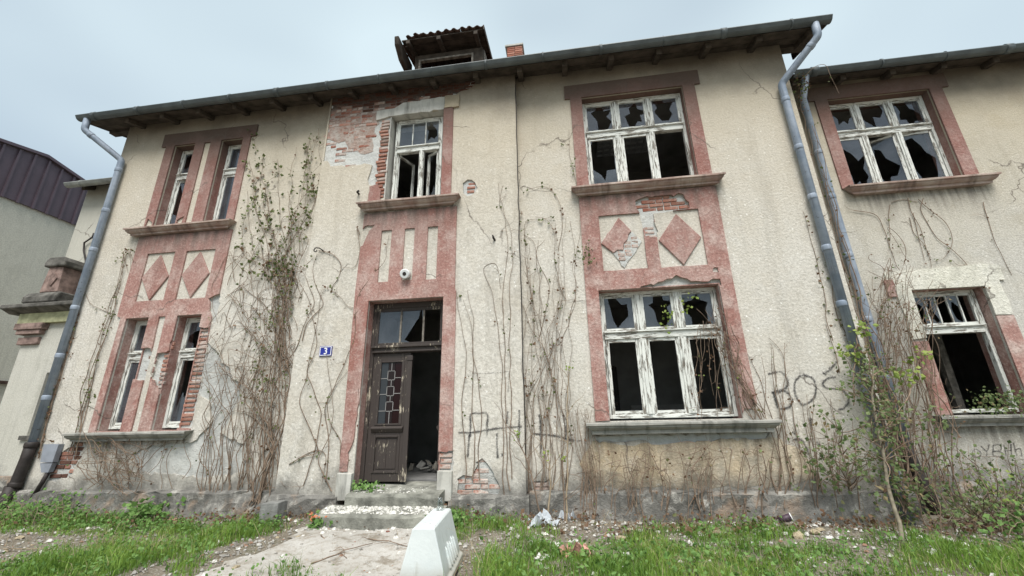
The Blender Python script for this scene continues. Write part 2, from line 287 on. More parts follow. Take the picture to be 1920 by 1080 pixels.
# ------------------------------------------------------------------ object helpers
WLOC = {}
def tag(o, label, cat, group=None):
    o['label'] = label; o['category'] = cat
    if group: o['group'] = group
    return o
def thing(name, label, cat, loc=(0, 0, 0), group=None):
    o = bpy.data.objects.new(name, None); COL.objects.link(o); o.location = loc; o.empty_display_size = .1
    WLOC[o.name] = Vector(loc); return tag(o, label, cat, group)
def put(o, parent, origin=None):
    """link o, whose mesh is written in world metres (or round the given origin), under its parent"""
    if o.name not in COL.objects: COL.objects.link(o)
    org = Vector(origin) if origin else Vector((0, 0, 0)); WLOC[o.name] = org
    o.location = org
    if parent is not None:
        o.parent = parent; o.location = org - WLOC[parent.name]
    return o
class MB:
    def __init__(s): s.v = []; s.f = []; s.mi = []; s.sm = []; s.rnd = []; s.cur = 0
    def quad(s, *p, sm=False):
        i = len(s.v); s.v.extend(tuple(q) for q in p); s.f.append(tuple(range(i, i+len(p)))); s.mi.append(s.cur); s.sm.append(sm)
    def box(s, x0, x1, y0, y1, z0, z1, j=0.):
        i = len(s.v); q = lambda a: a + (random.uniform(-j, j) if j else 0)
        for x in (x0, x1):
            for y in (y0, y1):
                for z in (z0, z1): s.v.append((q(x), q(y), q(z)))
        for f in ((0, 1, 3, 2), (4, 6, 7, 5), (0, 4, 5, 1), (2, 3, 7, 6), (0, 2, 6, 4), (1, 5, 7, 3)):
            s.f.append(tuple(i+k for k in f)); s.mi.append(s.cur); s.sm.append(False)
        return s
    def prism(s, prof, axis, a, b):
        """closed profile extruded along an axis ('x': profile (y,z); 'y': profile (x,z); 'z': profile (x,y))"""
        P = {'x': lambda t, u, w: (t, u, w), 'y': lambda t, u, w: (u, t, w), 'z': lambda t, u, w: (u, w, t)}[axis]
        n = len(prof); i = len(s.v)
        for t in (a, b): s.v.extend(P(t, u, w) for u, w in prof)
        for k in range(n):
            s.f.append((i+k, i+(k+1) % n, i+n+(k+1) % n, i+n+k)); s.mi.append(s.cur); s.sm.append(False)
        s.f.append(tuple(i+k for k in range(n))[::-1]); s.f.append(tuple(i+n+k for k in range(n))); s.mi += [s.cur]*2; s.sm += [False]*2
        return s
    def tube(s, pts, r, n=10, cap=True, sm=True):
        pts = [Vector(p) for p in pts]; rr = r if isinstance(r, (list, tuple, np.ndarray)) else [r]*len(pts)
        i0 = len(s.v); up = None
        for k, p in enumerate(pts):
            t = (pts[min(k+1, len(pts)-1)] - pts[max(k-1, 0)]).normalized()
            if up is None: up = t.orthogonal().normalized()
            up = (up - t*up.dot(t)); up = up.normalized() if up.length > 1e-6 else t.orthogonal().normalized()
            w = t.cross(up)
            for a in range(n):
                c = 2*math.pi*a/n; s.v.append(tuple(p + (up*math.cos(c) + w*math.sin(c))*rr[k]))
        for k in range(len(pts)-1):
            for a in range(n):
                b = (a+1) % n
                s.f.append((i0+k*n+a, i0+k*n+b, i0+(k+1)*n+b, i0+(k+1)*n+a)); s.mi.append(s.cur); s.sm.append(sm)
        if cap and n > 3:
            s.f.append(tuple(i0+a for a in range(n))[::-1]); s.f.append(tuple(i0+(len(pts)-1)*n+a for a in range(n))); s.mi += [s.cur]*2; s.sm += [False]*2
        return s
    def mesh(s, name, mats, origin=None):
        me = bpy.data.meshes.new(name)
        v = s.v if origin is None else [(a-origin[0], b-origin[1], c-origin[2]) for a, b, c in s.v]
        me.from_pydata(v, [], s.f)
        for m_ in (mats if isinstance(mats, list) else [mats]): me.materials.append(m_)
        me.polygons.foreach_set('material_index', s.mi); me.polygons.foreach_set('use_smooth', s.sm)
        if s.rnd:
            at = me.attributes.new('rnd', 'FLOAT', 'POINT'); at.data.foreach_set('value', s.rnd)
        me.update(); return me
    def build(s, name, mats, parent=None, origin=None, fix=False):
        me = s.mesh(name, mats, origin)
        if fix:
            bm = bmesh.new(); bm.from_mesh(me); bmesh.ops.recalc_face_normals(bm, faces=bm.faces); bm.to_mesh(me); bm.free()
        return put(bpy.data.objects.new(name, me), parent, origin)
def bevel(o, w, seg=2):
    b = o.modifiers.new('bevel', 'BEVEL'); b.width = w; b.segments = seg; b.limit_method = 'ANGLE'; b.angle_limit = math.radians(40); return o
def inside(p, poly):
    x, z = p; c = False; n = len(poly)
    for i in range(n):
        x1, z1 = poly[i]; x2, z2 = poly[i-1]
        if (z1 > z) != (z2 > z) and x < (x2-x1)*(z-z1)/(z2-z1)+x1: c = not c
    return c
def rect(x0, x1, z0, z1): return [(x0, z0), (x1, z0), (x1, z1), (x0, z1)]
def jag(poly, step=.06, amp=.018):
    o = []
    for i, a in enumerate(poly):
        b = poly[(i+1) % len(poly)]; L = math.dist(a, b); n = max(1, int(L/step)); o.append((a[0]+random.uniform(-amp, amp)*.6, a[1]+random.uniform(-amp, amp)*.6))
        for k in range(1, n):
            t = (k+random.uniform(-.3, .3))/n; o.append((a[0]+(b[0]-a[0])*t+random.gauss(0, amp), a[1]+(b[1]-a[1])*t+random.gauss(0, amp)))
    return o
def plate(name, outers, holes, y, th, mat, parent, back=False, mb=None, axis='y'):
    """vertical slab facing -y: union of outers minus holes; real thickness on every edge"""
    if isinstance(outers[0][0], (int, float)): outers = [outers]
    vs = []; es = []
    for lp in outers + holes:
        i = len(vs); n = len(lp); vs += [Vector(p) for p in lp]; es += [(i+k, i+(k+1) % n) for k in range(n)]
    V, _, F, *_r = delaunay_2d_cdt(vs, es, [], 0, 1e-5)
    keep = []
    for f in F:
        c = sum((V[k] for k in f), Vector((0, 0)))/len(f)
        if any(inside(c, o_) for o_ in outers) and not any(inside(c, h) for h in holes):
            a = sum(V[f[k]].x*V[f[(k+1) % len(f)]].y - V[f[(k+1) % len(f)]].x*V[f[k]].y for k in range(len(f)))
            if abs(a) < 1e-9: continue
            keep.append(tuple(f) if a > 0 else tuple(f)[::-1])
    used = sorted({k for f in keep for k in f}); re_ = {k: q for q, k in enumerate(used)}; V = [V[k] for k in used]; keep = [tuple(re_[k] for k in f) for f in keep]
    b = mb or MB(); i = len(b.v); n = len(V)
    b.v += [(p.x, y, p.y) for p in V] + [(p.x, y+th, p.y) for p in V]
    ed = set()
    for f in keep:
        b.f.append(tuple(i+k for k in f)); b.mi.append(b.cur); b.sm.append(False)
        if back: b.f.append(tuple(i+n+k for k in f[::-1])); b.mi.append(b.cur); b.sm.append(False)
        for k in range(len(f)): ed.add((f[k], f[(k+1) % len(f)]))
    for (p, q) in ed:
        if (q, p) not in ed:
            b.f.append((i+q, i+p, i+n+p, i+n+q)); b.mi.append(b.cur); b.sm.append(False)
    if mb: return None
    return b.build(name, mat, parent)
def noise_line(pts, amp, step=.12):
    o = []
    for a, c in zip(pts[:-1], pts[1:]):
        a = Vector(a); c = Vector(c); n = max(1, int((c-a).length/step))
        for k in range(n): o.append(a+(c-a)*(k/n)+Vector([random.gauss(0, amp) for _ in range(3)]))
    o.append(Vector(pts[-1])); return o
# ------------------------------------------------------------------ the house
house = thing('derelict_house', 'long two storey derelict house with cream roughcast walls, pink window surrounds and a dormer', 'house', (-2.9, 7, 0))
wing = thing('house_wing', 'lower set back house wing behind the downpipes, with plain cream wall and limewashed window surround', 'house', (7.5, 7.85, 0))
ZT = 8.5
# window openings (x0, x1, z0, z1)
LU = [(-8.82, -8.27, 5.57, 7.73), (-7.60, -7.05, 5.57, 7.73)]
LL = [(-8.84, -8.31, 1.42, 3.58), (-7.67, -7.12, 1.42, 3.58)]
CUo = (-3.45, -2.29, 5.60, 7.74); DO = (-3.58, -2.16, .36, 3.60)
RU = (.58, 2.56, 5.60, 7.73); RL = (.58, 2.57, 1.42, 3.58)
WU = (5.66, 7.56, 5.60, 7.70); WL = (6.04, 7.18, 1.40, 3.51)
grow = lambda r, e=.025: rect(r[0]-e, r[1]+e, r[2]-e, r[3]+e)
R4 = lambda r: rect(*r)
# --- places where render has fallen off
P_L_under = jag([(-6.88, 3.02), (-6.77, 2.92), (-6.6, 2.80), (-6.52, 2.6), (-6.32, 2.50), (-6.22, 2.3), (-6.02, 2.2), (-5.98, 1.9), (-6.25, 1.35), (-5.75, 1.15), (-5.55, .7), (-6.4, .62), (-7.7, .72), (-8.0, 1.0), (-7.6, 1.16), (-6.8, 1.2), (-6.45, 1.55), (-6.55, 1.82), (-6.86, 2.0)], .09, .02)
P_L_jamb = jag([(-7.16, 3.33), (-6.90, 3.30), (-6.85, 2.4), (-6.86, 1.44), (-7.16, 1.44)], .08, .012)
P_L_notch = jag([(-6.84, 3.98), (-7.05, 3.90), (-6.98, 3.7), (-6.88, 3.42), (-6.80, 3.4), (-6.8, 3.7)], .07, .012)
P_L_pil1 = jag([(-8.33, 2.36), (-8.07, 2.34), (-8.07, 2.94), (-8.33, 2.95)], .08, .012)
P_L_pil2 = jag([(-7.93, 2.36), (-7.60, 2.0), (-7.60, 3.10), (-7.66, 3.1), (-7.68, 2.88), (-7.92, 2.84)], .08, .014)
P_L_tri = jag([(-9.05, 1.24), (-9.16, 1.24), (-9.45, 1.08), (-9.70, .74), (-9.66, .56), (-9.2, .62), (-9.05, .9)], .08, .03)
P_C_big = jag([(-4.99, 8.55), (-1.55, 8.55), (-1.63, 8.35), (-1.78, 8.17), (-2.05, 8.09), (-3.55, 7.90), (-3.36, 7.74), (-3.36, 5.75), (-3.62, 5.72), (-3.64, 6.02), (-3.82, 6.08), (-3.80, 6.55), (-4.0, 6.60), (-4.35, 6.56), (-4.62, 6.63), (-4.99, 6.78)], .10, .025)
P_C_hole = jag([(-1.72+.15*math.cos(t)*random.uniform(.8, 1.15), 5.80+.18*math.sin(t)*random.uniform(.8, 1.15)) for t in np.linspace(0, 6.2, 11)], .07, .01)
P_C_low = jag([(-1.86, .40), (-1.84, .60), (-1.62, .64), (-1.56, .84), (-1.36, .82), (-1.28, .70), (-1.18, .48), (-1.2, .38)], .08, .025)
P_C_jamb = jag([(-2.18, 1.0), (-1.92, 1.02), (-1.92, .72), (-2.18, .72)], .06, .012)
P_R_brick = jag([(1.39, 5.27), (1.60, 5.33), (2.24, 5.32), (2.31, 5.14), (2.31, 5.02), (1.68, 4.98), (1.70, 4.5), (1.48, 4.55), (1.44, 4.98), (1.40, 5.08)], .08, .014)
P_R_lint = jag([(1.26, 3.55), (1.30, 3.61), (1.60, 3.67), (1.83, 3.71), (1.91, 3.78), (2.13, 3.64), (2.40, 3.63), (2.60, 3.66), (2.60, 3.55)], .07, .012)
P_R_small = jag([(-.68, .55), (-.40, .60), (-.38, .34), (-.66, .34)], .07, .02)
P_R_strip = jag([(.3, 1.20), (2.9, 1.2), (2.85, 1.12), (2.2, 1.14), (1.3, 1.06), (1.1, 1.13), (.4, 1.1)], .1, .02)
patchesL = [P_L_under, P_L_jamb, P_L_notch, P_L_pil1, P_L_pil2, P_L_tri]
patchesC = [P_C_big, P_C_hole, P_C_low, P_C_jamb]
patchesR = [P_R_brick, P_R_lint, P_R_small, P_R_strip]
XL, XE, XF, XR = -10.26, -4.93, -.77, 4.52
# --- masonry cores (bare undercoat) and plaster skins
coreL = plate('wall', rect(XL, XE, .30, ZT), [grow(r) for r in LU+LL], YM+.03, .42, M['under'], house, True)
coreC = plate('wall', rect(XE, XF, .30, ZT), [grow(CUo), grow((DO[0], DO[1], .2, DO[3]))], YC+.03, .55, M['under'], house, True)
coreR = plate('wall', rect(XF, XR, .30, ZT), [grow(RU), grow(RL)], YM+.03, .42, M['under'], house, True)
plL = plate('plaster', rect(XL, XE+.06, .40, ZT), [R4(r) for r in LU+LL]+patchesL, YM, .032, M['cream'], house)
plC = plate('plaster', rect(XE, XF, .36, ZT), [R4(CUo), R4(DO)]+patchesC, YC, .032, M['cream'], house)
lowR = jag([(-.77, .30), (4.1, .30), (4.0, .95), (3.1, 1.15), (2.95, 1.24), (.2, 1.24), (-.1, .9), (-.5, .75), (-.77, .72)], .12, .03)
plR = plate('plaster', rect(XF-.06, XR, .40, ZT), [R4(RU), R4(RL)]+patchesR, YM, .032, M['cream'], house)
# thin yellower coat below the right ground window, 3 mm proud
plate('plaster', jag([(.25, .46), (3.0, .46), (3.4, .6), (3.3, .95), (2.9, 1.16), (2.2, 1.13), (1.35, 1.12), (.9, 1.06), (.3, 1.14), (.05, .8)], .1, .025), [P_R_strip], YM-.004, .006, M['cream_low'], house)
for a_, c_ in ((XE-.004, XE+.03), (XF-.03, XF+.004)): MB().box(a_, c_, YC+.006, YM+.02, .36, ZT).build('wall_return', M['cream'], house)
b = MB(); b.box(XL-.004, XL+.03, YM+.004, 15, .3, ZT+.2); b.build('gable_wall', M['cream'], house)
b = MB(); b.box(XR-.03, XR+.004, YM+.004, 15, .3, ZT+.2); b.build('gable_wall', M['cream'], house)
b = MB(); b.box(XL, XR, 14.7, 15, .0, ZT); b.build('back_wall', M['cream'], house)
# --- plinth
def plinth(x0, x1, y, zt, parent):
    b = MB(); n = max(2, int((x1-x0)/.16)); prof = [(0, -.3), (0, .10), (0, .24), (0, zt-.04), (.03, zt), (.14, zt+.012), (.2, zt+.012)]
    g = [[(x0+(x1-x0)*i/n, y+p[0]+(random.gauss(0, .016) if 0 < k < 5 else 0), p[1]+(random.gauss(0, .008) if k in (3, 4) else 0)) for k, p in enumerate(prof)] for i in range(n+1)]
    for i in range(n):
        for k in range(len(prof)-1): b.quad(g[i][k], g[i+1][k], g[i+1][k+1], g[i][k+1])
    for i, fl in ((0, 1), (n, 0)):
        for k in range(len(prof)-1):
            q = [g[i][k], g[i][k+1], (g[i][k+1][0], y+.2, g[i][k+1][2]), (g[i][k][0], y+.2, g[i][k][2])]; b.quad(*(q if fl else q[::-1]))
    return b.build('plinth', M['plinth'], parent)
plinth(XL-.05, XE-.03, YM-.09, .42, house); plinth(XE-.05, DO[0]-.20, YC-.085, .37, house); plinth(DO[1]+.20, XF+.05, YC-.085, .37, house); plinth(XF+.05, XR+.05, YM-.09, .42, house)
# --- brickwork showing through
def brick_mesh(L, H=.064, D=.05):
    bm = bmesh.new(); bmesh.ops.create_cube(bm, size=1)
    for v in bm.verts: v.co = Vector((v.co.x*L, v.co.y*D, v.co.z*H))
    bmesh.ops.bevel(bm, geom=[e for e in bm.edges], offset=.007, segments=1, affect='EDGES')
    for v in bm.verts: v.co += Vector([random.gauss(0, .0022) for _ in range(3)])
    me = bpy.data.meshes.new('brick'); bm.to_mesh(me); bm.free(); return me
BM = {k: [brick_mesh(L) for _ in range(4)] for k, L in (('s', .243), ('h', .115), ('q', .17))}
BMAT = {}
def bricks(poly, parent, y, mat, skip=0., z0=None, keepf=None, dz=.0765, kind='s', maxn=300, soot_shade=None, matf=None):
    xs = [p[0] for p in poly]; zs = [p[1] for p in poly]; z = (z0 if z0 is not None else min(zs)) + dz/2; row = 0; n = 0
    while z < max(zs):
        pat = {'s': [('s', .255)], 'h': [('h', .127)], 'm': [('s', .255), ('s', .255), ('h', .127)]}[kind]
        if kind == 's' and row % 4 == 2: pat = [('h', .127)]
        x = min(xs) - (.127 if row % 2 else 0) - random.uniform(0, .02); k = 0
        while x < max(xs) and n < maxn:
            t, L = pat[k % len(pat)]; k += 1; cx = x+L/2; x += L
            if not inside((cx, z), poly) or random.random() < skip: continue
            if keepf and not keepf(cx, z): continue
            me = random.choice(BM[t]); mm = matf(cx, z) if matf else mat
            key = (me.name, mm.name)
            if key not in BMAT:
                c = me.copy(); c.name = 'brick'; c.materials.clear(); c.materials.append(mm); BMAT[key] = c
            o = bpy.data.objects.new('brick', BMAT[key]); COL.objects.link(o); o.parent = parent
            pl = Vector((cx, y+random.gauss(0, .004), z+random.gauss(0, .002))); WLOC[o.name] = pl
            o.location = pl - WLOC[parent.name]; o.rotation_euler = (random.gauss(0, .015), random.gauss(0, .012), random.gauss(0, .02)); n += 1
        z += dz; row += 1
keep_big = lambda x, z: x < -3.86 or z > 7.9
def dens_big(x, z):
    if z > 7.75: return True
    p = max(0, min(1, (z-6.75)/.85)); p = .10 + .9*p**1.1
    if x < -4.55: p *= .72
    return random.random() < p
bricks(P_C_big, coreC, YC+.047, M['brick'], .03, keepf=lambda x, z: keep_big(x, z) and dens_big(x, z) and x > -4.82, maxn=215, matf=lambda x, z: M['brick_dark'] if z > 8.02+random.gauss(0, .08) else (M['brick_dull'] if random.random() < .62 else M['brick']))
def strip(x0, x1, z0, z1, parent, y, matf, dz=.083):
    z = z0+dz/2
    while z < z1-dz*.4:
        me = random.choice(BM['q']); mm = matf(z); key = (me.name, mm.name); w = (x1-x0)*random.uniform(.86, 1.0)
        if key not in BMAT:
            c = me.copy(); c.name = 'brick'; c.materials.clear(); c.materials.append(mm); BMAT[key] = c
        o = bpy.data.objects.new('brick', BMAT[key]); COL.objects.link(o); o.parent = parent; pl = Vector(((x0+x1)/2+random.gauss(0, .014), y+random.gauss(0, .006), z+random.gauss(0, .004))); WLOC[o.name] = pl
        o.location = pl-WLOC[parent.name]; o.scale = (w/.17, 1, random.uniform(.72, 1.0)); o.rotation_euler = (0, random.gauss(0, .02), random.gauss(0, .02)); z += dz
strip(-3.68, -3.475, 5.74, 7.72, coreC, YC+.020, lambda z: M['brick_dull'] if random.random() < .35 else M['brick'])
strip(-1.76, -1.60, 5.68, 5.96, coreC, YC+.040, lambda z: M['brick']); bricks(P_C_low, coreC, YC+.046, M['brick_limed'], .35, kind='m'); strip(-2.15, -1.94, .74, 1.0, coreC, YC+.030, lambda z: M['brick_limed'])
strip(-7.115, -6.885, 1.47, 3.30, coreL, YM+.028, lambda z: M['brick'] if z < 2.25 or random.random() < .12 else M['brick_limed'])
strip(-7.79, -7.672, 2.15, 3.10, coreL, YM+.028, lambda z: M['brick'] if z > 2.5 else M['brick_dull'])
bricks(P_L_tri, coreL, YM+.040, M['brick'], .06, kind='m', matf=lambda x, z: M['brick'] if random.random() < .7 else M['brick_dark'])
bricks(P_R_brick, coreR, YM+.042, M['brick'], .05, keepf=lambda x, z: z > 5.02, kind='m'); strip(1.49, 1.67, 4.50, 4.76, coreR, YM+.042, lambda z: M['brick_dull']); bricks(P_R_small, coreR, YM+.040, M['brick_limed'], .1, kind='h')
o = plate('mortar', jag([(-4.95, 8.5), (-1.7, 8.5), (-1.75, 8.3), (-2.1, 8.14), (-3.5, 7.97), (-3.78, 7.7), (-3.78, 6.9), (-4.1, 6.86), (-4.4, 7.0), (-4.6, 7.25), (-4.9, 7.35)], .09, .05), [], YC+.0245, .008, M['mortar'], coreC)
# --- pink surrounds
TH = .03
sur = lambda o_, h, y=YM-TH, mat='pink', par=house, nm='window_surround': plate(nm, o_, h, y, TH+.004, M[mat], par)
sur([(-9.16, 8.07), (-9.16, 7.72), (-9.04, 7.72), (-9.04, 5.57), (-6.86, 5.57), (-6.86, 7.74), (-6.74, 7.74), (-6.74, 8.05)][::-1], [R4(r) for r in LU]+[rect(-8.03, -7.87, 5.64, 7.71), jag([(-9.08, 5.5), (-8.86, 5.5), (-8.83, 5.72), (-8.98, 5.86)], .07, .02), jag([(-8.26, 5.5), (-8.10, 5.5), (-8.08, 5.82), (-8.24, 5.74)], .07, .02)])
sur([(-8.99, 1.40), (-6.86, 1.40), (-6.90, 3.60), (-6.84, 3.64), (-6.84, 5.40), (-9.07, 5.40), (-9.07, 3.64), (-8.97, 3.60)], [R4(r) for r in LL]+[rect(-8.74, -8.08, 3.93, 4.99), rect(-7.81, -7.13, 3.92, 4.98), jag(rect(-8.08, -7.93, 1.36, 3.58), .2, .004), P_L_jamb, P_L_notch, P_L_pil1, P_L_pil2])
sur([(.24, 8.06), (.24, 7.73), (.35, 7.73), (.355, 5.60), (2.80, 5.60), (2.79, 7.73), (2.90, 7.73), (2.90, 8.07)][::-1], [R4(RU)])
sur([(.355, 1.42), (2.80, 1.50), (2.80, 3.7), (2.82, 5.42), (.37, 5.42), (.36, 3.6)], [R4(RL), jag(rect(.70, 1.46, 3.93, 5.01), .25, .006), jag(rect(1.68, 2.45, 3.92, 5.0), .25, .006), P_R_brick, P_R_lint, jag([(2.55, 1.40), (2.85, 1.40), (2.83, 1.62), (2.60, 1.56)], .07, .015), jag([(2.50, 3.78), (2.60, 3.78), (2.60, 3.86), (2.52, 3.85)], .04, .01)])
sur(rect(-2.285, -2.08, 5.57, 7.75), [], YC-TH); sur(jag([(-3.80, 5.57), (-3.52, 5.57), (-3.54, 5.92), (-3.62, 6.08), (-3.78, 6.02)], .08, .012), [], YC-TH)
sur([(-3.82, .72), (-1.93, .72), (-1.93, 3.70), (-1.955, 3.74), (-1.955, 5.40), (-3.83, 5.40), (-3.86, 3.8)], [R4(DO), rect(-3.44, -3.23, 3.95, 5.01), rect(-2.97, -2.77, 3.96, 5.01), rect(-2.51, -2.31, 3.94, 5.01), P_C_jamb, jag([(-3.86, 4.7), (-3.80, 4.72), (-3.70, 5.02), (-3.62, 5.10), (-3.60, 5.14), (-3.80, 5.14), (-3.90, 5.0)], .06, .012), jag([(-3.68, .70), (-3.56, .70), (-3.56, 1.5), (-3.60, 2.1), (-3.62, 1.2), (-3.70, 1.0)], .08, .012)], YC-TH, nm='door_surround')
# diamonds in the recesses
def diamond(cx, cz, hx, hz, par, y, poly=None):
    return bevel(plate('diamond', poly or [(cx-hx, cz), (cx, cz-hz), (cx+hx, cz), (cx, cz+hz)], [], y-TH-.004, TH+.002, M['pink'], par), .012)
diamond(-8.42, 4.44, .315, .50, house, YM); diamond(-7.48, 4.44, .315, .50, house, YM); diamond(2.06, 4.44, .36, .49, house, YM)
dm = [(.70, 4.46), (.80, 4.36), (.90, 4.26), (.98, 4.31), (1.08, 4.30), (1.10, 4.43), (1.17, 4.50), (1.20, 4.60), (1.26, 4.66), (1.17, 4.79), (1.06, 4.95)]
diamond(0, 0, 0, 0, house, YM, jag(dm, .07, .006))
rub = plate('broken_diamond', jag([(.90, 4.25), (1.06, 3.97), (1.41, 4.45), (1.26, 4.65), (1.2, 4.59), (1.16, 4.49), (1.10, 4.42), (1.08, 4.29), (.98, 4.30)], .06, .008), [], YM-.016, .018, M['under'], house); rub['label'] = 'lower right of the diamond broken away to grey masonry'
bricks([(.98, 4.27), (1.07, 4.02), (1.36, 4.45), (1.24, 4.60), (1.13, 4.42)], rub, YM+.004, M['brick_dull'], .1, kind='h')
# lintel over the centre window, ear stone
o = plate('lintel', jag([(-3.78, 7.66), (-3.50, 7.72), (-2.28, 7.74), (-2.28, 8.06), (-3.2, 8.04), (-3.40, 7.92), (-3.78, 7.90)], .12, .012), [], YC-.012, .05, M['lintel'], house)
o = plate('lintel', jag(rect(-2.27, -1.96, 7.75, 8.05), .1, .006), [], YC-TH-.012, TH+.014, M['white_surround'], house)
for x0, x1, z1 in ((-3.83, -3.585, .70), (-2.155, -1.92, .73)):
    bevel(MB().box(x0, x1, YC-.075, YC+.02, .30, z1, .006).build('door_base_block', M['lintel'], house), .012)
# --- reveals
def reveal(r, yf, yb, mat, parent, bottom=False, th=.022):
    x0, x1, z0, z1 = r; b = MB(); e = .0015
    b.box(x0-th, x0-e, yf, yb, z0, z1-.001); b.box(x1+e, x1+th, yf, yb, z0, z1-.001); b.box(x0-th, x1+th, yf, yb, z1+e, z1+th)
    if bottom: b.box(x0-th, x1+th, yf, yb, z0-th, z0-e)
    return b.build('window_reveal', M[mat], parent)
for r in LU + LL + [RU, RL]: reveal(r, YM+.006, YM+.43, 'pink', house)
reveal(CUo, YC+.006, YM+.43, 'lintel', house); reveal(DO, YC+.006, YC+.50, 'pink', house)
# --- sills
def sill(x0, x1, zt, y, mat, parent, h=.16, out=.20):
    pr = [(0, 0), (-out+.012, -.012), (-out, -.022), (-out, -.052), (-out+.03, -.06), (-out+.035, -.085), (-out+.07, -.115), (-out+.10, -.125), (-out+.10, -h), (.0, -h)]
    b = MB(); n = 9; i0 = len(b.v)
    # mitred ends: the profile steps inwards along x as well
    k = len(pr)
    for i in range(n+1):
        t = i/n
        for (py, pz) in pr:
            ins = max(0, (py+out))*.9 if pz < -.05 else 0
            xx = x0+ins if i == 0 else (x1-ins if i == n else x0+.1+(x1-x0-.2)*t)
            b.v.append((xx, y+py+random.gauss(0, .002), zt+pz+random.gauss(0, .002)))
    for i in range(n):
        for q in range(k-1): b.f.append((i0+i*k+q, i0+i*k+q+1, i0+(i+1)*k+q+1, i0+(i+1)*k+q)); b.mi.append(0); b.sm.append(False)
    b.f.append(tuple(i0+q for q in range(k))[::-1]); b.f.append(tuple(i0+n*k+q for q in range(k))); b.mi += [0, 0]; b.sm += [False]*2
    b.box(x0+.15, x1-.15, y-.02, y+.30, zt-h+.02, zt-.012)
    return b.build('window_sill', M[mat], parent, fix=True)
sill(-9.32, -6.79, 5.58, YM, 'sill_pink', house); sill(-9.33, -6.79, 1.405, YM, 'sill_grey', house)
sill(.24, 2.96, 5.60, YM, 'sill_pink', house); sill(.20, 3.02, 1.405, YM, 'sill_grey', house, .18, .22)
sill(-3.94, -1.88, 5.60, YC, 'sill_pink', house); sill(5.46, 7.98, 5.60, YW, 'sill_pink', wing, .17); sill(5.74, 7.9, 1.40, YW, 'sill_grey', wing, .17)
# --- windows: frame (part) > mullions, transom, sashes, panes
def ring(mb, x0, x1, z0, z1, y0, y1, w, wb=None):
    wb = wb or w
    mb.cur = 0; mb.box(x0, x0+w, y0, y1, z0, z1); mb.box(x1-w, x1, y0, y1, z0, z1)
    mb.cur = 1; mb.box(x0+w+.001, x1-w-.001, y0+.001, y1-.001, z0, z0+wb); mb.box(x0+w+.001, x1-w-.001, y0+.001, y1-.001, z1-w, z1); mb.cur = 0
PV = [M['paint_v'], M['paint_h']]
def split_loose(o, name):
    bm = bmesh.new(); bm.from_mesh(o.data); par = o.parent; mt = o.data.materials[0]; seen = set(); comps = []
    for v in bm.verts:
        if v in seen: continue
        st = [v]; c = []
        while st:
            q = st.pop()
            if q in seen: continue
            seen.add(q); c.append(q); st += [e.other_vert(q) for e in q.link_edges]
        comps.append(c)
    for c in comps:
        xs_ = [v.co.x for v in c]; zs_ = [v.co.z for v in c]
        if max(xs_)-min(xs_) < .02 or max(zs_)-min(zs_) < .02: continue
        ix = {v: i for i, v in enumerate(c)}; fs = {f for v in c for f in v.link_faces}
        b = MB(); b.v = [tuple(v.co) for v in c]; b.f = [tuple(ix[v] for v in f.verts) for f in fs]; b.mi = [0]*len(b.f); b.sm = [False]*len(b.f); b.build(name, mt, par)
    bm.free(); bpy.data.objects.remove(o)
def shards(x0, x1, z0, z1, y, kind, par, bars=0, matg=None):
    mg = matg or M['glass']
    if kind == 'none': return
    if kind == 'full': plate('pane', rect(x0, x1, z0, z1), [], y, .004, mg, par); return
    cx = x0+(x1-x0)*random.uniform(.35, .65); cz = z0+(z1-z0)*random.uniform(.4, .62); n = random.randint(10, 13); hole = []
    if kind == 'top': cz = z0+(z1-z0)*.36
    if kind == 'bottom': cz = z0+(z1-z0)*.70
    for i in range(n):
        a = 2*math.pi*(i+random.uniform(-.3, .3))/n; r = random.choice((.45, .62, .8, .95, 1.25))*random.uniform(.85, 1.12)
        hole.append((cx+math.cos(a)*r*(x1-x0)*.52, cz+math.sin(a)*r*(z1-z0)*.55))
    split_loose(plate('glass_shard', rect(x0, x1, z0, z1), [hole], y, .004, mg, par), 'glass_shard')
def sash(x0, x1, z0, z1, y, pane, par, open_=0., hinge='l', bars=0, w=.045, d=.035):
    """casement: ring with glass; open_ in radians swings it into the room about its hinge"""
    hx = x0 if hinge == 'l' else x1; org = (hx, y+d/2, z0); mb = MB(); ring(mb, x0, x1, z0, z1, y, y+d, w, w*1.15)
    for k in range(bars):
        bx = x0+w+(x1-x0-2*w)*(k+1)/(bars+1); mb.box(bx-.011, bx+.011, y+.004, y+d-.004, z0+w, z1-w)
    o = mb.build('sash', PV, par, org); a = open_ if hinge == 'l' else -open_
    if open_: o.rotation_euler = (0, 0, a)
    gx = [x0+w-.006+(x1-x0-2*w+.012)*k/(bars+1) for k in range(bars+2)]
    kinds = pane if isinstance(pane, (list, tuple)) else [pane]*(bars+1)
    for k in range(bars+1):
        before = set(COL.objects); shards(gx[k]+.002, gx[k+1]-.002, z0+w-.004, z1-w+.004, y+d*.45, kinds[k], par)
        if open_:
            for q in set(COL.objects)-before:                  # the pane swings with its sash
                piv = Vector(org); mw = Matrix.Translation(piv) @ Matrix.Rotation(a, 4, 'Z') @ Matrix.Translation(-piv)
                q.data.transform(mw)
    return o
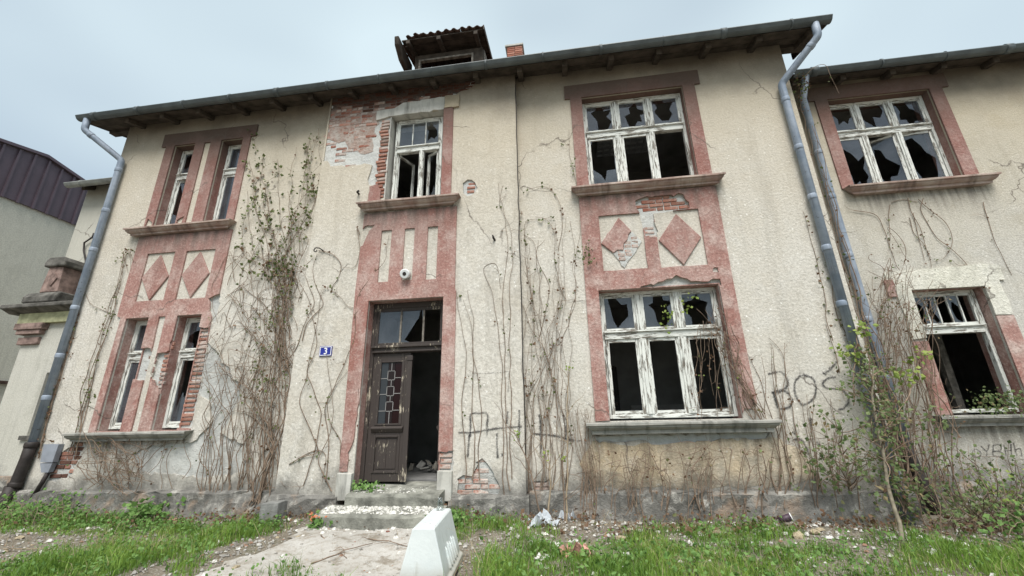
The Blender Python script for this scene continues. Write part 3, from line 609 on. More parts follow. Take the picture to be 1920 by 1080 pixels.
def window(r, y, parent, cols, tr, top, bot, mullw=.085, bars_top=None, dep=.09, kick=None):
    """cols: mullion centres; tr: transom centre; top/bot: one sash spec per column (pane, open, hinge) or None for a lost sash"""
    x0, x1, z0, z1 = r; mb = MB(); ring(mb, x0, x1, z0, z1, y, y+dep, .055, .06); fr = mb.build('window', PV, parent); bevel(fr, .006, 1)
    e = .0015; zt0, zt1 = tr-.075, tr+.065
    t = MB(); t.box(x0+.055+e, x1-.055-e, y-.012, y+dep-.004, zt0, zt1); t.box(x0+.03, x1-.03, y-.045, y-.013, zt1-.03, zt1-.004); bevel(t.build('transom', M['paint_h'], fr), .006, 1)
    for c in cols:
        for a_, b_ in ((z0+.06+e, zt0-e), (zt1+e, z1-.055-e)):
            w = mullw*(1.25 if b_ < tr else 1.0); q = MB(); q.box(c-w/2, c+w/2, y-.008, y+dep-.006, a_, b_); q.box(c-w*.22, c+w*.22, y-.024, y-.0085, a_, b_); bevel(q.build('mullion', M['paint_v'], fr), .006, 1)
    xs = [x0+.055] + [v for c in cols for v in (c-mullw*.5, c+mullw*.5)] + [x1-.055]
    for k in range(len(cols)+1):
        a_, b_ = xs[2*k]+e, xs[2*k+1]-e
        for spec, s0, s1, bars in ((top, zt1+e, z1-.055-e, bars_top), (bot, z0+.06+e, zt0-e, None)):
            s = spec[k]
            if s is None: continue
            g = .022 if s1 < tr else 0
            sash(a_+(g*.5 if k or g else 0), b_-(g*.5), s0, s1, y+.012, s[0], fr, s[1] if len(s) > 1 else 0, s[2] if len(s) > 2 else 'l', (bars[k] if bars else 0), w=.042 if s1 > tr else .05)
    return fr
random.seed(21)
for i, r in enumerate(LU): window((r[0]+.0, r[1], r[2]+.05, r[3]), YM+.19, house, [], 7.0, [('broken',) if i == 0 else ('full',)], [('broken', .35, 'l') if i == 0 else ('full',)])
for i, r in enumerate(LL): window((r[0], r[1], r[2]+.03, r[3]), YM+.19, house, [], 2.84, [('full',) if i == 0 else ('broken',)], [('full',) if i == 0 else ('bottom',)])
window((RU[0], RU[1], RU[2]+.05, RU[3]), YM+.165, house, [1.25, 1.90], 6.93, [('broken',), ('broken',), ('broken',)], [('broken',), ('none',), None])
window((RL[0], RL[1], RL[2]+.03, RL[3]), YM+.165, house, [1.25, 1.90], 2.82, [('broken',), ('broken',), ('broken',)], [('none',), ('none',), ('none',)], mullw=.105)
window((CUo[0]+.05, CUo[1]-.07, CUo[2]+.05, CUo[3]-.02), YC+.17, house, [-2.80], 6.97, [None, None], [('none', 1.15, 'l'), ('broken', .5, 'r')], mullw=.075)
fr = [o for o in house.children if o.name.startswith('window') and 'sill' not in o.name and 'surr' not in o.name and 'reveal' not in o.name][-1]
for o in list(fr.children):
    if o.name.startswith('mullion') and min(v.co.z for v in o.data.vertices) > 6.9: bpy.data.objects.remove(o)
sash(CUo[0]+.107, CUo[1]-.127, 7.037, 7.662, YC+.18, ['full', 'full', 'broken'], fr, bars=2, w=.035)
random.seed(33)
window((WU[0]+.02, WU[1], WU[2]+.05, WU[3]), YW+.165, wing, [6.27, 6.90], 6.94, [('bottom',), ('bottom',), ('broken',)], [('top',), ('broken', .55, 'r'), ('broken', .12, 'r')])
window((WL[0]+.02, WL[1]-.02, WL[2]+.03, WL[3]), YW+.165, wing, [], 2.82, [(['broken', 'broken', 'none', 'broken', 'none'],)], [None], bars_top=[4])
# --- front door
YD = YC+.20
b = MB(); x0, x1 = DO[0]+.003, DO[1]-.003
b.box(x0, x0+.07, YD, YD+.10, .52, 3.598); b.box(x1-.07, x1, YD, YD+.10, .52, 3.598); b.box(x0+.071, x1-.071, YD, YD+.10, 3.50, 3.598)
b.box(x0+.071, x1-.071, YD-.01, YD+.10, 2.66, 2.80); b.box(x0+.03, x1-.03, YD-.05, YD-.0105, 2.755, 2.795); b.box(x0+.05, x1-.05, YD-.035, YD-.0105, 2.67, 2.695)
door_frame = bevel(b.build('door_frame', M['door'], house), .005, 1)
b = MB(); b.box(x0+.071, x0+.12, YD+.02, YD+.06, 2.80, 3.50); b.box(x1-.12, x1-.071, YD+.02, YD+.06, 2.80, 3.50); b.box(x0+.12, x1-.12, YD+.02, YD+.06, 3.44, 3.50); b.box(x0+.12, x1-.12, YD+.02, YD+.06, 2.80, 2.85)
b.build('transom_sash', M['door'], door_frame)
gx = [x0+.12, -3.035, -2.60, x1-.12]
for g in gx[1:3]: MB().box(g-.016, g+.016, YD+.022, YD+.056, 2.851, 3.439).build('glazing_bar', M['oldwood'], door_frame)
plate('pane', rect(gx[0]+.002, gx[1]-.018, 2.852, 3.438), [], YD+.038, .004, M['glass'], door_frame)
plate('glass_shard', rect(gx[1]+.018, gx[2]-.018, 2.852, 3.438), [[(-2.66, 3.5), (-2.70, 3.30), (-2.95, 2.9), (-2.75, 2.8), (-2.55, 2.9)]], YD+.038, .004, M['glass'], door_frame)
def door_leaf(x0, x1, hinge, ang, glazed):
    org = (hinge, YD+.05, .53); z0, z1 = .535, 2.655; y0, y1 = YD+.022, YD+.075; b = MB()
    b.box(x0, x0+.13, y0, y1, z0, z1); b.box(x1-.13, x1, y0, y1, z0, z1)
    for a_, c_ in ((z0, z0+.14), (1.26, 1.42), (z1-.13, z1)): b.box(x0+.131, x1-.131, y0+.001, y1-.001, a_, c_)
    if glazed: b.box(x1-.055, x1+.035, y0-.03, y0-.001, z0, z1-.05); b.box(x1-.065, x1+.045, y0-.04, y0-.001, z1-.14, z1-.06)
    d = bevel(b.build('door', M['door'], house, org), .006, 2); d.rotation_euler = (0, 0, ang)
    def sub(mb, nm, mat): 
        o = mb.build(nm, mat, None, org); o.parent = d; o.location = (0, 0, 0); return o
    p = MB(); p.box(x0+.13, x1-.13, y0+.022, y1-.012, z0+.14, 1.26); w3 = (x1-x0-.36)/2
    p.box(x0+.18, x0+.18+w3-.002, y0+.012, y0+.0215, .73, 1.20); p.box(x0+.18+w3+.002, x1-.18, y0+.012, y0+.0215, .73, 1.20); bevel(sub(p, 'door_panel', M['door']), .008, 2)
    p = MB()
    for xa, xb, za, zb in ((x0+.115, x0+.155, .665, 1.265), (x1-.155, x1-.115, .665, 1.265), (x0+.156, x1-.156, .665, .705), (x0+.156, x1-.156, 1.225, 1.265)): p.box(xa, xb, y0-.014, y0+.0215, za, zb)
    bevel(sub(p, 'panel_moulding', M['door']), .008, 2)
    p = MB(); p.prism([(y0-.055, 1.385), (y0-.055, 1.365), (y0-.02, 1.315), (y0-.001, 1.30), (y0-.001, 1.41), (y0-.02, 1.405)], 'x', x0+.07, x1-.07); bevel(sub(p, 'door_ledge', M['door']), .004, 1)
    if glazed:
        gx0, gx1, gz0, gz1 = x0+.13, x1-.13, 1.42, z1-.13; p = MB()
        for xa, xb, za, zb in ((gx0-.02, gx0+.03, gz0, gz1), (gx1-.03, gx1+.02, gz0, gz1), (gx0+.031, gx1-.031, gz0, gz0+.03), (gx0+.031, gx1-.031, gz1-.03, gz1)): p.box(xa, xb, y0-.012, y0+.02, za, zb)
        bevel(sub(p, 'glass_moulding', M['door']), .005, 1)
        gx0 += .03; gx1 -= .03; gz0 += .03; gz1 -= .03; H = gz1-gz0; Wd = gx1-gx0; u = lambda t: gx0+Wd*t; v = lambda t: gz0+H*t
        cells = [(0, .40, .72 + .0, 1, 'lead_grey')]
        y = y0+.012
        ctr = [.78, .52, .27]; hw, hh = .17, .075
        def pane(a, c_, e_, f_, mt):
            q = MB(); q.box(u(a)+.003, u(c_)-.003, y, y+.005, v(e_)+.003, v(f_)-.003); sub(q, 'leaded_pane', M[mt])
        L = MB(); wl = .005
        def bar(xa, xb, za, zb): L.box(xa-wl, xb+wl, y-.006, y+.009, za-wl, zb+wl)
        lv = [0, .20, .47, .73, 1]
        xc = [.5, .47, .44]
        for k in range(4):
            pane(0, .34, lv[k], lv[k+1], 'lead_grey'); pane(.66, 1, lv[k], lv[k+1], 'lead_red')
        pane(.34, .66, 0, 1, 'lead_dark')
        for k, z in enumerate(lv[1:4]):
            bar(u(0), u(.34), v(z), v(z)); bar(u(.66), u(1), v(z)+.01, v(z)+.01)
        zp = 0
        for k, c in enumerate(ctr[::-1]):
            xm = .5
            for xx in (xm-hw, xm+hw): bar(u(xx), u(xx), v(c-hh), v(c+hh))
            for zz in (c-hh, c+hh): bar(u(xm-hw), u(xm+hw), v(zz), v(zz))
            bar(u(xm+.02), u(xm+.02), v(zp), v(c-hh)); zp = c+hh
        bar(u(.5), u(.5), v(zp), v(1)); sub(L, 'lead_came', M['lead'])
    return d
door_leaf(x0+.072, -2.80, x0+.072, 0, True)
door_leaf(-2.72, x1-.072, x1-.072, -1.52, False)
# steps
for (xa, xb, ya, yb, za, zb, zk) in ((-3.50, -2.02, 6.50, YD+.25, -.1, .43, .515), (-3.76, -1.90, 6.14, 6.55, -.1, .228, .285)):
    b = MB(); n = 14; i0 = 0
    for i in range(n+1):
        x = xa+(xb-xa)*i/n; w_ = random.gauss(0, .014)
        b.v += [(x, ya+w_, za), (x, ya+w_*1.3, zb-.035+random.gauss(0, .006)), (x, ya+.035+w_, zb+random.gauss(0, .005)), (x, (ya+yb)/2, (zb+zk)/2+random.gauss(0, .004)), (x, yb, zk)]
    for i in range(n):
        for k in range(4): b.f.append((i*5+k, (i+1)*5+k, (i+1)*5+k+1, i*5+k+1)); b.mi.append(0); b.sm.append(False)
    for i, f in ((0, -1), (n, 1)):
        b.v.append(((xa, xb)[f > 0], yb, za)); k = [i*5+q for q in range(5)]+[len(b.v)-1]; b.f.append(tuple(k[::f])); b.mi.append(0); b.sm.append(False)
    b.build('step', M['step'], house)
# --- interiors
def rooms(parent, x0, x1, yf, yb, floors, parts):
    for (zf, zc) in floors:
        b = MB(); b.box(x0, x1, yf, yb, zf-.14, zf); b.build('room_floor', M['room_floor'], parent)
        b = MB(); b.box(x0, x1, yf, yb, zc, zc+.1); b.build('room_ceiling', M['room'], parent)
        b = MB(); b.box(x0, x1, yb, yb+.1, zf, zc)
        for p in parts: b.box(p-.06, p+.06, yf+.002, yb-.002, zf+.002, zc-.002)
        b.build('room_wall', M['room'], parent)
rooms(house, XL+.05, XR-.05, YM+.46, 10.6, [(.52, 4.15), (4.62, 8.15)], [XL+.15, -8.0, -4.7, -1.75, XR-.15])
rooms(wing, XR+.10, 9.9, YW+.46, 12, [(.52, 4.0), (4.62, 8.0)], [XR+.25, 9.8])
b = MB(); b.box(.62, 1.15, 10.54, 10.595, .53, 2.7); o = b.build('inner_door', M['door'], house)
b = MB(); b.box(1.4, 3.0, 10.56, 10.595, .53, 1.75); b.build('wall_panel', M['dado'], house)
b = MB(); b.box(5.95, 6.25, 8.9, 9.0, .53, 3.4); b.box(6.55, 6.80, 9.1, 9.2, .53, 3.4); b.box(7.0, 7.12, 8.9, 9.0, .53, 3.4); b.build('door_post', M['oldwood'], wing)
# ceiling lamp with louvres, seen through the first-floor windows
b = MB(); lx0, lx1, ly0, ly1, lz = 1.05, 2.35, 8.9, 9.5, 8.02; b.box(lx0, lx1, ly0, ly1, lz+.06, lz+.129)
for k in range(9): x = lx0+(lx1-lx0)*k/8; b.box(x-.012, x+.012, ly0, ly1, lz, lz+.06)
for k in range(4): y = ly0+(ly1-ly0)*k/3; b.box(lx0, lx1, y-.012, y+.012, lz+.001, lz+.061)
b.build('ceiling_lamp', M['lamp_grid'], house)
# rubble in the hallway
hall = thing('rubble_heap', 'heap of torn paper and rubble on the dark hallway floor behind the open door', 'rubble', (-2.4, 8.9, .52))
b = MB(); random.seed(5)
for k in range(70):
    x, y = random.gauss(-2.35, .38), random.gauss(9.1, .5); z = .53+max(0, .26-.28*math.hypot((x+2.35), (y-9.1)*.7))*random.random(); L, w_ = random.uniform(.06, .22), random.uniform(.05, .16); a = random.uniform(0, 3.1)
    if not (-3.3 < x < -1.9 and 7.7 < y < 11): continue
    dx, dy = Vector((math.cos(a)*L, math.sin(a)*L, random.uniform(-.06, .1))), Vector((-math.sin(a)*w_, math.cos(a)*w_, random.uniform(-.05, .07))); p = Vector((x, y, z+.03))
    b.cur = random.randint(0, 1); q = [p, p+dx, p+dx+dy+Vector((0, 0, random.uniform(-.02, .04))), p+dy]; b.quad(*q); b.quad(*[v-Vector((0, 0, .02)) for v in q[::-1]])
    for i in range(4): b.quad(q[i], q[i-1], q[i-1]-Vector((0, 0, .02)), q[i]-Vector((0, 0, .02)))
o = b.build('rubble', [M['paper'], M['board']], hall); o['kind'] = 'stuff'
# --- roof, eaves, gutter
def eaves(parent, x0, x1, yw, zs, yg, zg, rafters, gx0, gx1, pitch, ridge_y, matg):
    """boarded soffit, rafter tails, roof slab and half-round gutter"""
    b = MB(); n = max(1, round((x1-x0)/.92)); ed = [x0+(x1-x0)*i/n for i in range(n+1)]
    dz = (zs-(zg+.02))/(yw-yg)
    for i in range(3):                                        # three long boards, small gaps between them
        ya, yb = yg+.10+(yw+.35-yg-.10)*i/3, yg+.10+(yw+.35-yg-.10)*(i+1)/3-.012
        za, zb = zg+.02+dz*(ya-yg), zg+.02+dz*(yb-yg)
        q = MB(); q.prism([(ya, za), (yb, zb), (yb, zb+.022), (ya, za+.022)], 'x', x0, x1); q.build('soffit_board', M['eave'], parent, fix=True)
    for xr in rafters:
        q = MB(); ya, yb = yg+.13, yw+.1; za, zb = zg+.018+dz*(ya-yg), zg+.018+dz*(yb-yg)
        q.prism([(ya, za), (ya+.02, za-.11), (yb, zb-.11), (yb, zb)], 'x', xr-.055, xr+.055); bevel(q.build('rafter_tail', M['eave'], parent, fix=True), .008, 1)
    t = math.tan(pitch); ys, z0 = yg+.02, zg+.10
    q = MB(); q.prism([(ys, z0), (ridge_y, z0+t*(ridge_y-ys)), (2*ridge_y-ys, z0), (2*ridge_y-ys, z0-.09), (ridge_y, z0+t*(ridge_y-ys)-.1), (ys, z0-.06)], 'x', x0, x1); q.build('roof', M['tile'], parent, fix=True)
    q = MB(); prof = []; r = .085
    for k in range(9):
        a = math.pi+math.pi*k/8; prof.append((yg+r*math.cos(a), zg+.085+r*math.sin(a)))
    prof = [(yg-r-.012, zg+.10), (yg-r-.014, zg+.085)] + prof[1:] + [(yg+r, zg+.10), (yg+r-.006, zg+.10)] + [(yg+(r-.006)*math.cos(math.pi+math.pi*k/8), zg+.088+(r-.006)*math.sin(math.pi+math.pi*k/8)) for k in range(8, -1, -1)]
    q.prism(prof, 'x', gx0, gx1); gt = q.build('gutter', matg, parent, fix=True)
    for xx in np.arange(gx0+.45, gx1, 1.15):
        c = MB(); c.tube([(xx-.02+random.gauss(0, .04), yg-.004, zg+.078), (xx+.02, yg-.004, zg+.078)], .094, 14); c.build('gutter_joint', matg, gt)
    return gt
eaves(house, -10.93, 5.10, YM, 8.46, 6.46, 8.28, [-.64-.92*k for k in range(-6, 11)], -10.95, 5.13, math.radians(33), 11.0, M['gutter'])
eaves(wing, 4.56, 14.6, YW, 8.14, 7.45, 8.03, [5.0+.92*k for k in range(11)], 4.90, 14.6, math.radians(33), 11.2, M['gutter'])
# fascia shadows at the gable ends: verge boards
for x in (-10.93, 5.08):
    q = MB(); q.prism([(6.5, 8.30), (7.6, 8.62), (7.6, 8.78), (6.5, 8.40)], 'x', x, x+.03); q.build('verge_board', M['eave'], house, fix=True)
q = MB(); q.box(-10.9, XL-.01, 7.05, 7.2, 8.40, 8.52, .01); q.build('purlin_end', M['eave'], house); q = MB(); q.box(XR+.01, 5.05, 7.05, 7.2, 8.40, 8.52, .01); q.build('purlin_end', M['eave'], house)
# --- dormer
YD0 = 8.0
dm_ = MB(); dm_.box(-3.50, -3.40, YD0, YD0+.1, 9.0, 10.60); dm_.box(-1.93, -1.70, YD0, YD0+.1, 9.0, 10.60); dm_.box(-3.399, -1.931, YD0, YD0+.1, 10.44, 10.60)
dormer = dm_.build('dormer', M['eave'], house)
q = MB(); ring(q, -3.39, -1.94, 9.6, 10.43, YD0-.03, YD0+.05, .05); q.build('dormer_frame', [M['oldwood'], M['oldwood']], dormer)
q = MB(); q.box(-3.34, -1.99, YD0+.03, YD0+.05, 9.6, 10.02); q.build('dormer_board', M['gutter'], dormer)
for k in range(7):                                            # plank cheeks
    for x in (-3.52, -1.70): q = MB(); q.box(x, x+.025, YD0+.11+.2*k, YD0+.295+.2*k, 9.0, 10.62+.03*k, .006); q.build('cheek_plank', M['oldwood'], dormer)
for k, x in enumerate((-3.55, -2.75, -1.80)):
    q = MB(); q.prism([(YD0-.42, 10.58), (YD0+2.6, 11.08), (YD0+2.6, 11.18), (YD0-.42, 10.70)], 'x', x-.05, x+.05); bevel(q.build('dormer_rafter', M['eave'], dormer, fix=True), .01, 1)
for i in range(4):
    ya, yb = YD0-.40+.2*i, YD0-.215+.2*i; s = .5/3.02; q = MB(); q.prism([(ya, 10.70+s*(ya-YD0+.42)), (yb, 10.70+s*(yb-YD0+.42)), (yb, 10.73+s*(yb-YD0+.42)), (ya, 10.73+s*(ya-YD0+.42))], 'x', -3.72+.02*i, -1.62); q.build('dormer_soffit_board', M['eave'], dormer, fix=True)
def tile_mesh():
    b = MB(); n = 7
    for i in range(n+1):
        t = i/n; h = .03*math.sin(t*math.pi*2)
        b.v += [(t*.21, 0, h), (t*.21, .36, h+.012), (t*.21, 0, h-.016), (t*.21, .36, h-.004)]
    for i in range(n):
        a = i*4; c = a+4; b.f += [(a, c, c+1, a+1), (a+2, a+3, c+3, c+2), (a, a+2, c+2, c)]; b.mi += [0]*3; b.sm += [True, True, False]
    b.f += [(0, 1, 3, 2), (n*4, n*4+2, n*4+3, n*4+1)]; b.mi += [0]*2; b.sm += [False]*2
    return b.mesh('roof_tile', M['tile'])
TM = tile_mesh()
for r_ in range(8):
    for k in range(11):
        if r_ == 0 and k == 0: continue
        o = bpy.data.objects.new('roof_tile', TM); COL.objects.link(o); o.parent = dormer; s = .5/3.02; y = YD0-.46+.31*r_
        o.location = Vector((-3.80+.2*k+random.gauss(0, .008), y+random.gauss(0, .012), 10.79+s*(y-YD0+.46)+random.gauss(0, .006))) - Vector((0, 0, 0)); o.rotation_euler = (s+.02, random.gauss(0, .03), random.gauss(0, .02))
q = MB(); q.prism([(YD0-.45, 10.66), (YD0+2.2, 11.1), (YD0+2.2, 11.2), (YD0-.45, 10.80)], 'x', -1.60, -1.575); q.build('dormer_verge', M['eave'], dormer, fix=True)
q = MB(); q.prism([(YD0-.5, 10.50), (YD0-.2, 10.30), (YD0+.4, 10.3), (YD0+.4, 10.75), (YD0-.55, 10.74)], 'x', -3.86, -3.74); o = bevel(q.build('dormer_verge', M['eave'], dormer, fix=True), .02, 1)
# --- chimney: bricks as parts of it
q = MB(); q.box(-1.34, -.86, 10.02, 10.5, 10.4, 12.72); chim = q.build('chimney', M['under'], house)
CHB = [brick_mesh(.232) for _ in range(3)]
for m_ in CHB: m_.materials.append(M['chimney_brick'])
for rw in range(9):
    for k in range(2):
        o = bpy.data.objects.new('brick', CHB[(rw+k) % 3]); COL.objects.link(o); o.parent = chim; o.location = (-1.22+.24*k+(.0 if rw % 2 else -.0), 10.005, 12.68-.0765*rw)
        o = bpy.data.objects.new('brick', CHB[(rw+k+1) % 3]); COL.objects.link(o); o.parent = chim; o.location = (-.875, 10.14+.24*k, 12.68-.0765*rw); o.rotation_euler = (0, 0, math.pi/2)
q = MB(); q.box(-1.40, -.82, 9.95, 10.56, 12.724, 12.80); bevel(q.build('chimney_cap', M['lintel'], chim), .01, 1)
# --- downpipes
def pipe(parent, pts, r, mat, joints, name='downpipe', lean=.0):
    o = MB().tube(pts, r, 18).build(name, mat, parent)
    r = max(r) if isinstance(r, list) else r
    for p, d in joints:
        c = MB(); d = Vector(d).normalized()*.05; p = Vector(p); c.tube([p-d, p-d*.6, p+d*.6, p+d], [r*1.02, r*1.12, r*1.12, r*1.02], 18); c.build('pipe_collar', mat, o)
    return o
def bend(a, b_, c, r=.16, n=6):
    a, b_, c = Vector(a), Vector(b_), Vector(c); p = b_+(a-b_).normalized()*r; q = b_+(c-b_).normalized()*r
    return [tuple((p*(1-t)+b_*t)*(1-t)+(b_*(1-t)+q*t)*t) for t in [i/n for i in range(n+1)]]
yp = YM-.10
A, B_, C_, D_ = (-10.72, 6.46, 8.30), (-10.72, 6.47, 8.02), (-10.05, yp, 7.42), (-10.05, yp, 1.22)
pipe(house, [A]+bend(A, B_, C_, .06)+bend(B_, C_, D_, .07)+[D_], .065, M['zinc'], [((-10.05, yp, z), (0, 0, 1)) for z in (7.15, 6.1, 5.15, 3.85, 2.86, 2.05)]+[((-10.60, 6.55, 7.91), (.7, .4, -.6))])
pipe(house, [(-10.05, yp, 1.24), (-10.07, yp, .95), (-10.12, yp, .55), (-10.14, yp-.02, .48)], [.092, .088, .088, .09], M['iron'], [((-10.05, yp, 1.2), (0, 0, 1)), ((-10.13, yp, .52), (0, 0, 1))])
pipe(house, [(-10.15, yp-.02, .50), (-10.18, yp-.04, .2), (-10.25, yp-.15, -.05)], .10, M['iron'], [])
A, B_, C_, D_ = (4.86, 6.46, 8.30), (4.86, 6.47, 8.02), (4.30, yp, 7.42), (4.32, yp, 2.05)
pipe(house, [A]+bend(A, B_, C_, .06)+bend(B_, C_, D_, .07)+[D_], .065, M['zinc'], [((4.30, yp, z), (0, 0, 1)) for z in (7.05, 6.0, 5.0, 4.05, 3.1)]+[((4.75, 6.56, 7.90), (-.6, .4, -.6))])
pipe(house, [(4.32, yp, 2.02), (4.36, yp, 1.25), (4.37, yp, .40), (4.37, yp-.02, -.05)], .07, M['zinc_dull'], [((4.36, yp, 1.2), (0, 0, 1))])
yq = YW-.10
pipe(wing, [(5.16, yq-.3, 8.1), (5.16, yq, 7.7), (5.16, yq, 5.0), (5.18, yq, 2.62), (5.19, yq, 1.0)], .066, M['zinc'], [((5.16, yq, z), (0, 0, 1)) for z in (6.4, 5.4, 4.2, 3.0, 2.0)])
pipe(wing, [(5.19, yq, 1.02), (5.2, yq, .7), (5.24, yq-.06, .35), (5.27, yq-.14, -.05)], .085, M['iron'], [])
# --- the wing
plate('wall', rect(XR, 14, .2, 8.3), [grow(WU), grow(WL)], YW+.03, .42, M['under'], wing, True)
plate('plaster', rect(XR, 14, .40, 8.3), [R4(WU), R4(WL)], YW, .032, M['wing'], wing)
plinth(XR+.06, 14, YW-.07, .42, wing)
sur([(5.30, 8.02), (5.30, 7.70), (5.42, 7.70), (5.44, 5.60), (7.80, 5.60), (7.79, 7.70), (7.92, 7.70), (7.92, 8.04)][::-1], [R4(WU)], YW-TH, par=wing)
pk = jag([(5.72, 2.60), (6.06, 2.66), (6.06, 1.40), (5.80, 1.40)], .1, .012); pr_ = jag([(7.16, 3.0), (7.44, 2.98), (7.46, 1.40), (7.16, 1.40)], .1, .012)
pk_c = [(5.40, 2.60), (6.06, 2.66), (6.06, 1.2), (5.40, 1.2)]; pr_c = [(7.16, 3.0), (7.7, 2.98), (7.7, 1.2), (7.16, 1.2)]
wl_out = [(5.82, 1.41), (7.43, 1.41), (7.43, 3.60), (7.52, 3.60), (7.51, 3.86), (7.40, 3.90), (5.84, 3.86), (5.70, 3.84), (5.70, 3.66), (5.80, 3.60)]
sur(jag(wl_out, .16, .01), [rect(WL[0], WL[1], 1.2, WL[3]), pk_c, pr_c], YW-TH, 'white_surround', wing)
sur(rect(5.81, WL[0]-.001, 1.41, 2.60), [], YW-TH+.004, 'pink', wing); sur(rect(WL[1]+.001, 7.44, 1.41, 2.98), [], YW-TH+.004, 'pink', wing)
sur(jag(rect(5.66, 5.79, 3.40, 3.72), .1, .01), [], YW-TH-.004, 'pink', wing)
reveal(WU, YW+.006, YW+.43, 'pink', wing); reveal(WL, YW+.006, YW+.43, 'pink', wing)
b = MB(); b.box(13.7, 14, YW+.46, 15, 0, 8.3); b.build('gable_wall', M['wing'], wing); MB().box(4.56, 13.69, 14.7, 15, 0, 8.3).build('back_wall', M['wing'], wing)
# --- annex and its terrace porch on the left
annex = thing('neighbouring_annex', 'cream annex with a lower eave, half hidden behind the left downpipe', 'house', (-11.6, 8.3, 0))
b = MB(); b.box(-12.90, XL-.01, YA, 14, 0, 8.0); b.build('wall', M['annex'], annex)
eaves(annex, -13.0, XL-.02, YA, 7.86, 7.92, 7.62, [-12.7, -11.8, -10.9], -13.02, XL-.03, math.radians(30), 11.0, M['gutter_light'])
porch = thing('terrace_porch', 'ground floor porch with blackened cornice and pink capital, left of the long downpipe', 'porch', (-11.3, 7.4, 0))
b = MB(); plate('wall', rect(-11.88, XL-.02, 0, 3.70), [rect(-10.97, -10.50, 1.36, 2.62)], YP, .25, M['annex'], porch, True)
b = MB(); b.box(-11.88, -11.86, YP+.26, YA-.01, 0, 3.7); b.build('wall', M['annex'], porch)
b = MB(); b.box(-11.08, -10.42, YP-.05, YP-.002, 1.28, 1.36); b.build('window_sill', M['dirty_stone'], porch)
b = MB(); b.box(-10.97, -10.50, YP+.2, YP+.24, 1.36, 2.62); b.build('shutter', M['cab'], porch)
b = MB(); b.box(-12.04, XL-.03, YP-.10, YA-.02, 3.703, 3.93); b.build('frieze_band', M['mossy'], porch)
b = MB(); b.prism([(YP-.12, 3.935), (YP-.30, 4.02), (YP-.30, 4.10), (YP-.1, 4.16), (YA-.03, 4.16), (YA-.03, 3.935)], 'x', -12.32, XL-.03); bevel(b.build('cornice', M['dirty_stone'], porch, fix=True), .015)
b = MB(); b.prism([(YP-.16, 4.165), (YP-.16, 4.30), (YP-.08, 4.42), (YP+.40, 4.42), (YP+.48, 4.30), (YP+.48, 4.165)], 'x', -12.05, -11.18); bevel(b.build('post_base', M['dirty_stone'], porch, fix=True), .03)
b = MB(); i0 = 0; b.prism([(-11.77, 4.423), (-11.29, 4.423), (-11.33, 5.02), (-11.71, 5.02)], 'y', YP-.08, YP+.40); post = bevel(b.build('balustrade_post', M['pink_old'], porch, fix=True), .012)
plate('diamond', [(-11.62, 4.72), (-11.49, 4.56), (-11.38, 4.74), (-11.50, 4.92)], [], YP-.105, .028, M['pink_old'], post)
b = MB(); b.prism([(-11.80, 5.023), (-11.25, 5.023), (-11.25, 5.14), (-11.32, 5.25), (-11.72, 5.25), (-11.80, 5.14)], 'y', YP-.14, YP+.46); bevel(b.build('post_cap', M['dirty_stone'], porch, fix=True), .03)
b = MB()
for k, (xa, xb, za, zb, dy) in enumerate(((-12.02, -11.30, 3.56, 3.70, .14), (-11.97, -11.36, 3.46, 3.557, .11), (-11.93, -11.40, 3.24, 3.40, .06))): b.box(xa, xb, YP-dy, YP+.1, za, zb)
bevel(b.build('capital', M['pink_old'], porch), .01)
b = MB(); b.box(-12.2, XL-.15, YP-.16, YP-.005, -.1, .62, .02); bevel(b.build('plinth', M['plinth'], porch), .02)
b = MB(); b.box(-12.4, XL-.25, YP-.9, YP-.17, -.1, .20, .015); b.box(-12.3, XL-.2, YP-.55, YP-.17, .20, .38, .01); bevel(b.build('step', M['step'], porch), .02)
# far building with metal gable
shed = thing('metal_clad_hall', 'tall grey green hall with purple ribbed metal gable, beyond the annex', 'hall', (-18, 10, 0))
zf = lambda y: 10.66-abs(y-10.07)*.2
b = MB(); b.box(-18.4, -18, -2, 24, -.1, 8.80); b.build('wall', M['purple_wall'], shed)
b = MB(); b.box(-17.996, -17.9, -2, 24, 2.90, 2.99); b.build('brown_ledge', M['tile'], shed)
k = 0; y = -1.0
while y < 23.5:
    y2 = y+.40; q = MB()
    q.prism([(y+.002, 8.74), (y2-.002, 8.74), (y2-.002, zf(y2)-.02), (y+.002, zf(y)-.02)] if not (y < 10.07 < y2) else [(y+.002, 8.74), (y2-.002, 8.74), (y2-.002, zf(y2)-.02), (10.07, zf(10.07)-.02), (y+.002, zf(y)-.02)], 'x', -17.99, -17.93); q.box(-17.93, -17.87, y2-.03, y2+.03, 8.70, min(zf(y2-.03), zf(y2+.03))-.02); q.build('cladding_panel', M['purple'], shed, fix=True); y = y2
b = MB()
for ya, yb in ((-2., 10.07), (10.07, 24.)): b.prism([(ya, zf(ya)), (yb, zf(yb)), (yb, zf(yb)+.10), (ya, zf(ya)+.10)], 'x', -30, -17.82)
b.build('roof', M['purple'], shed, fix=True)
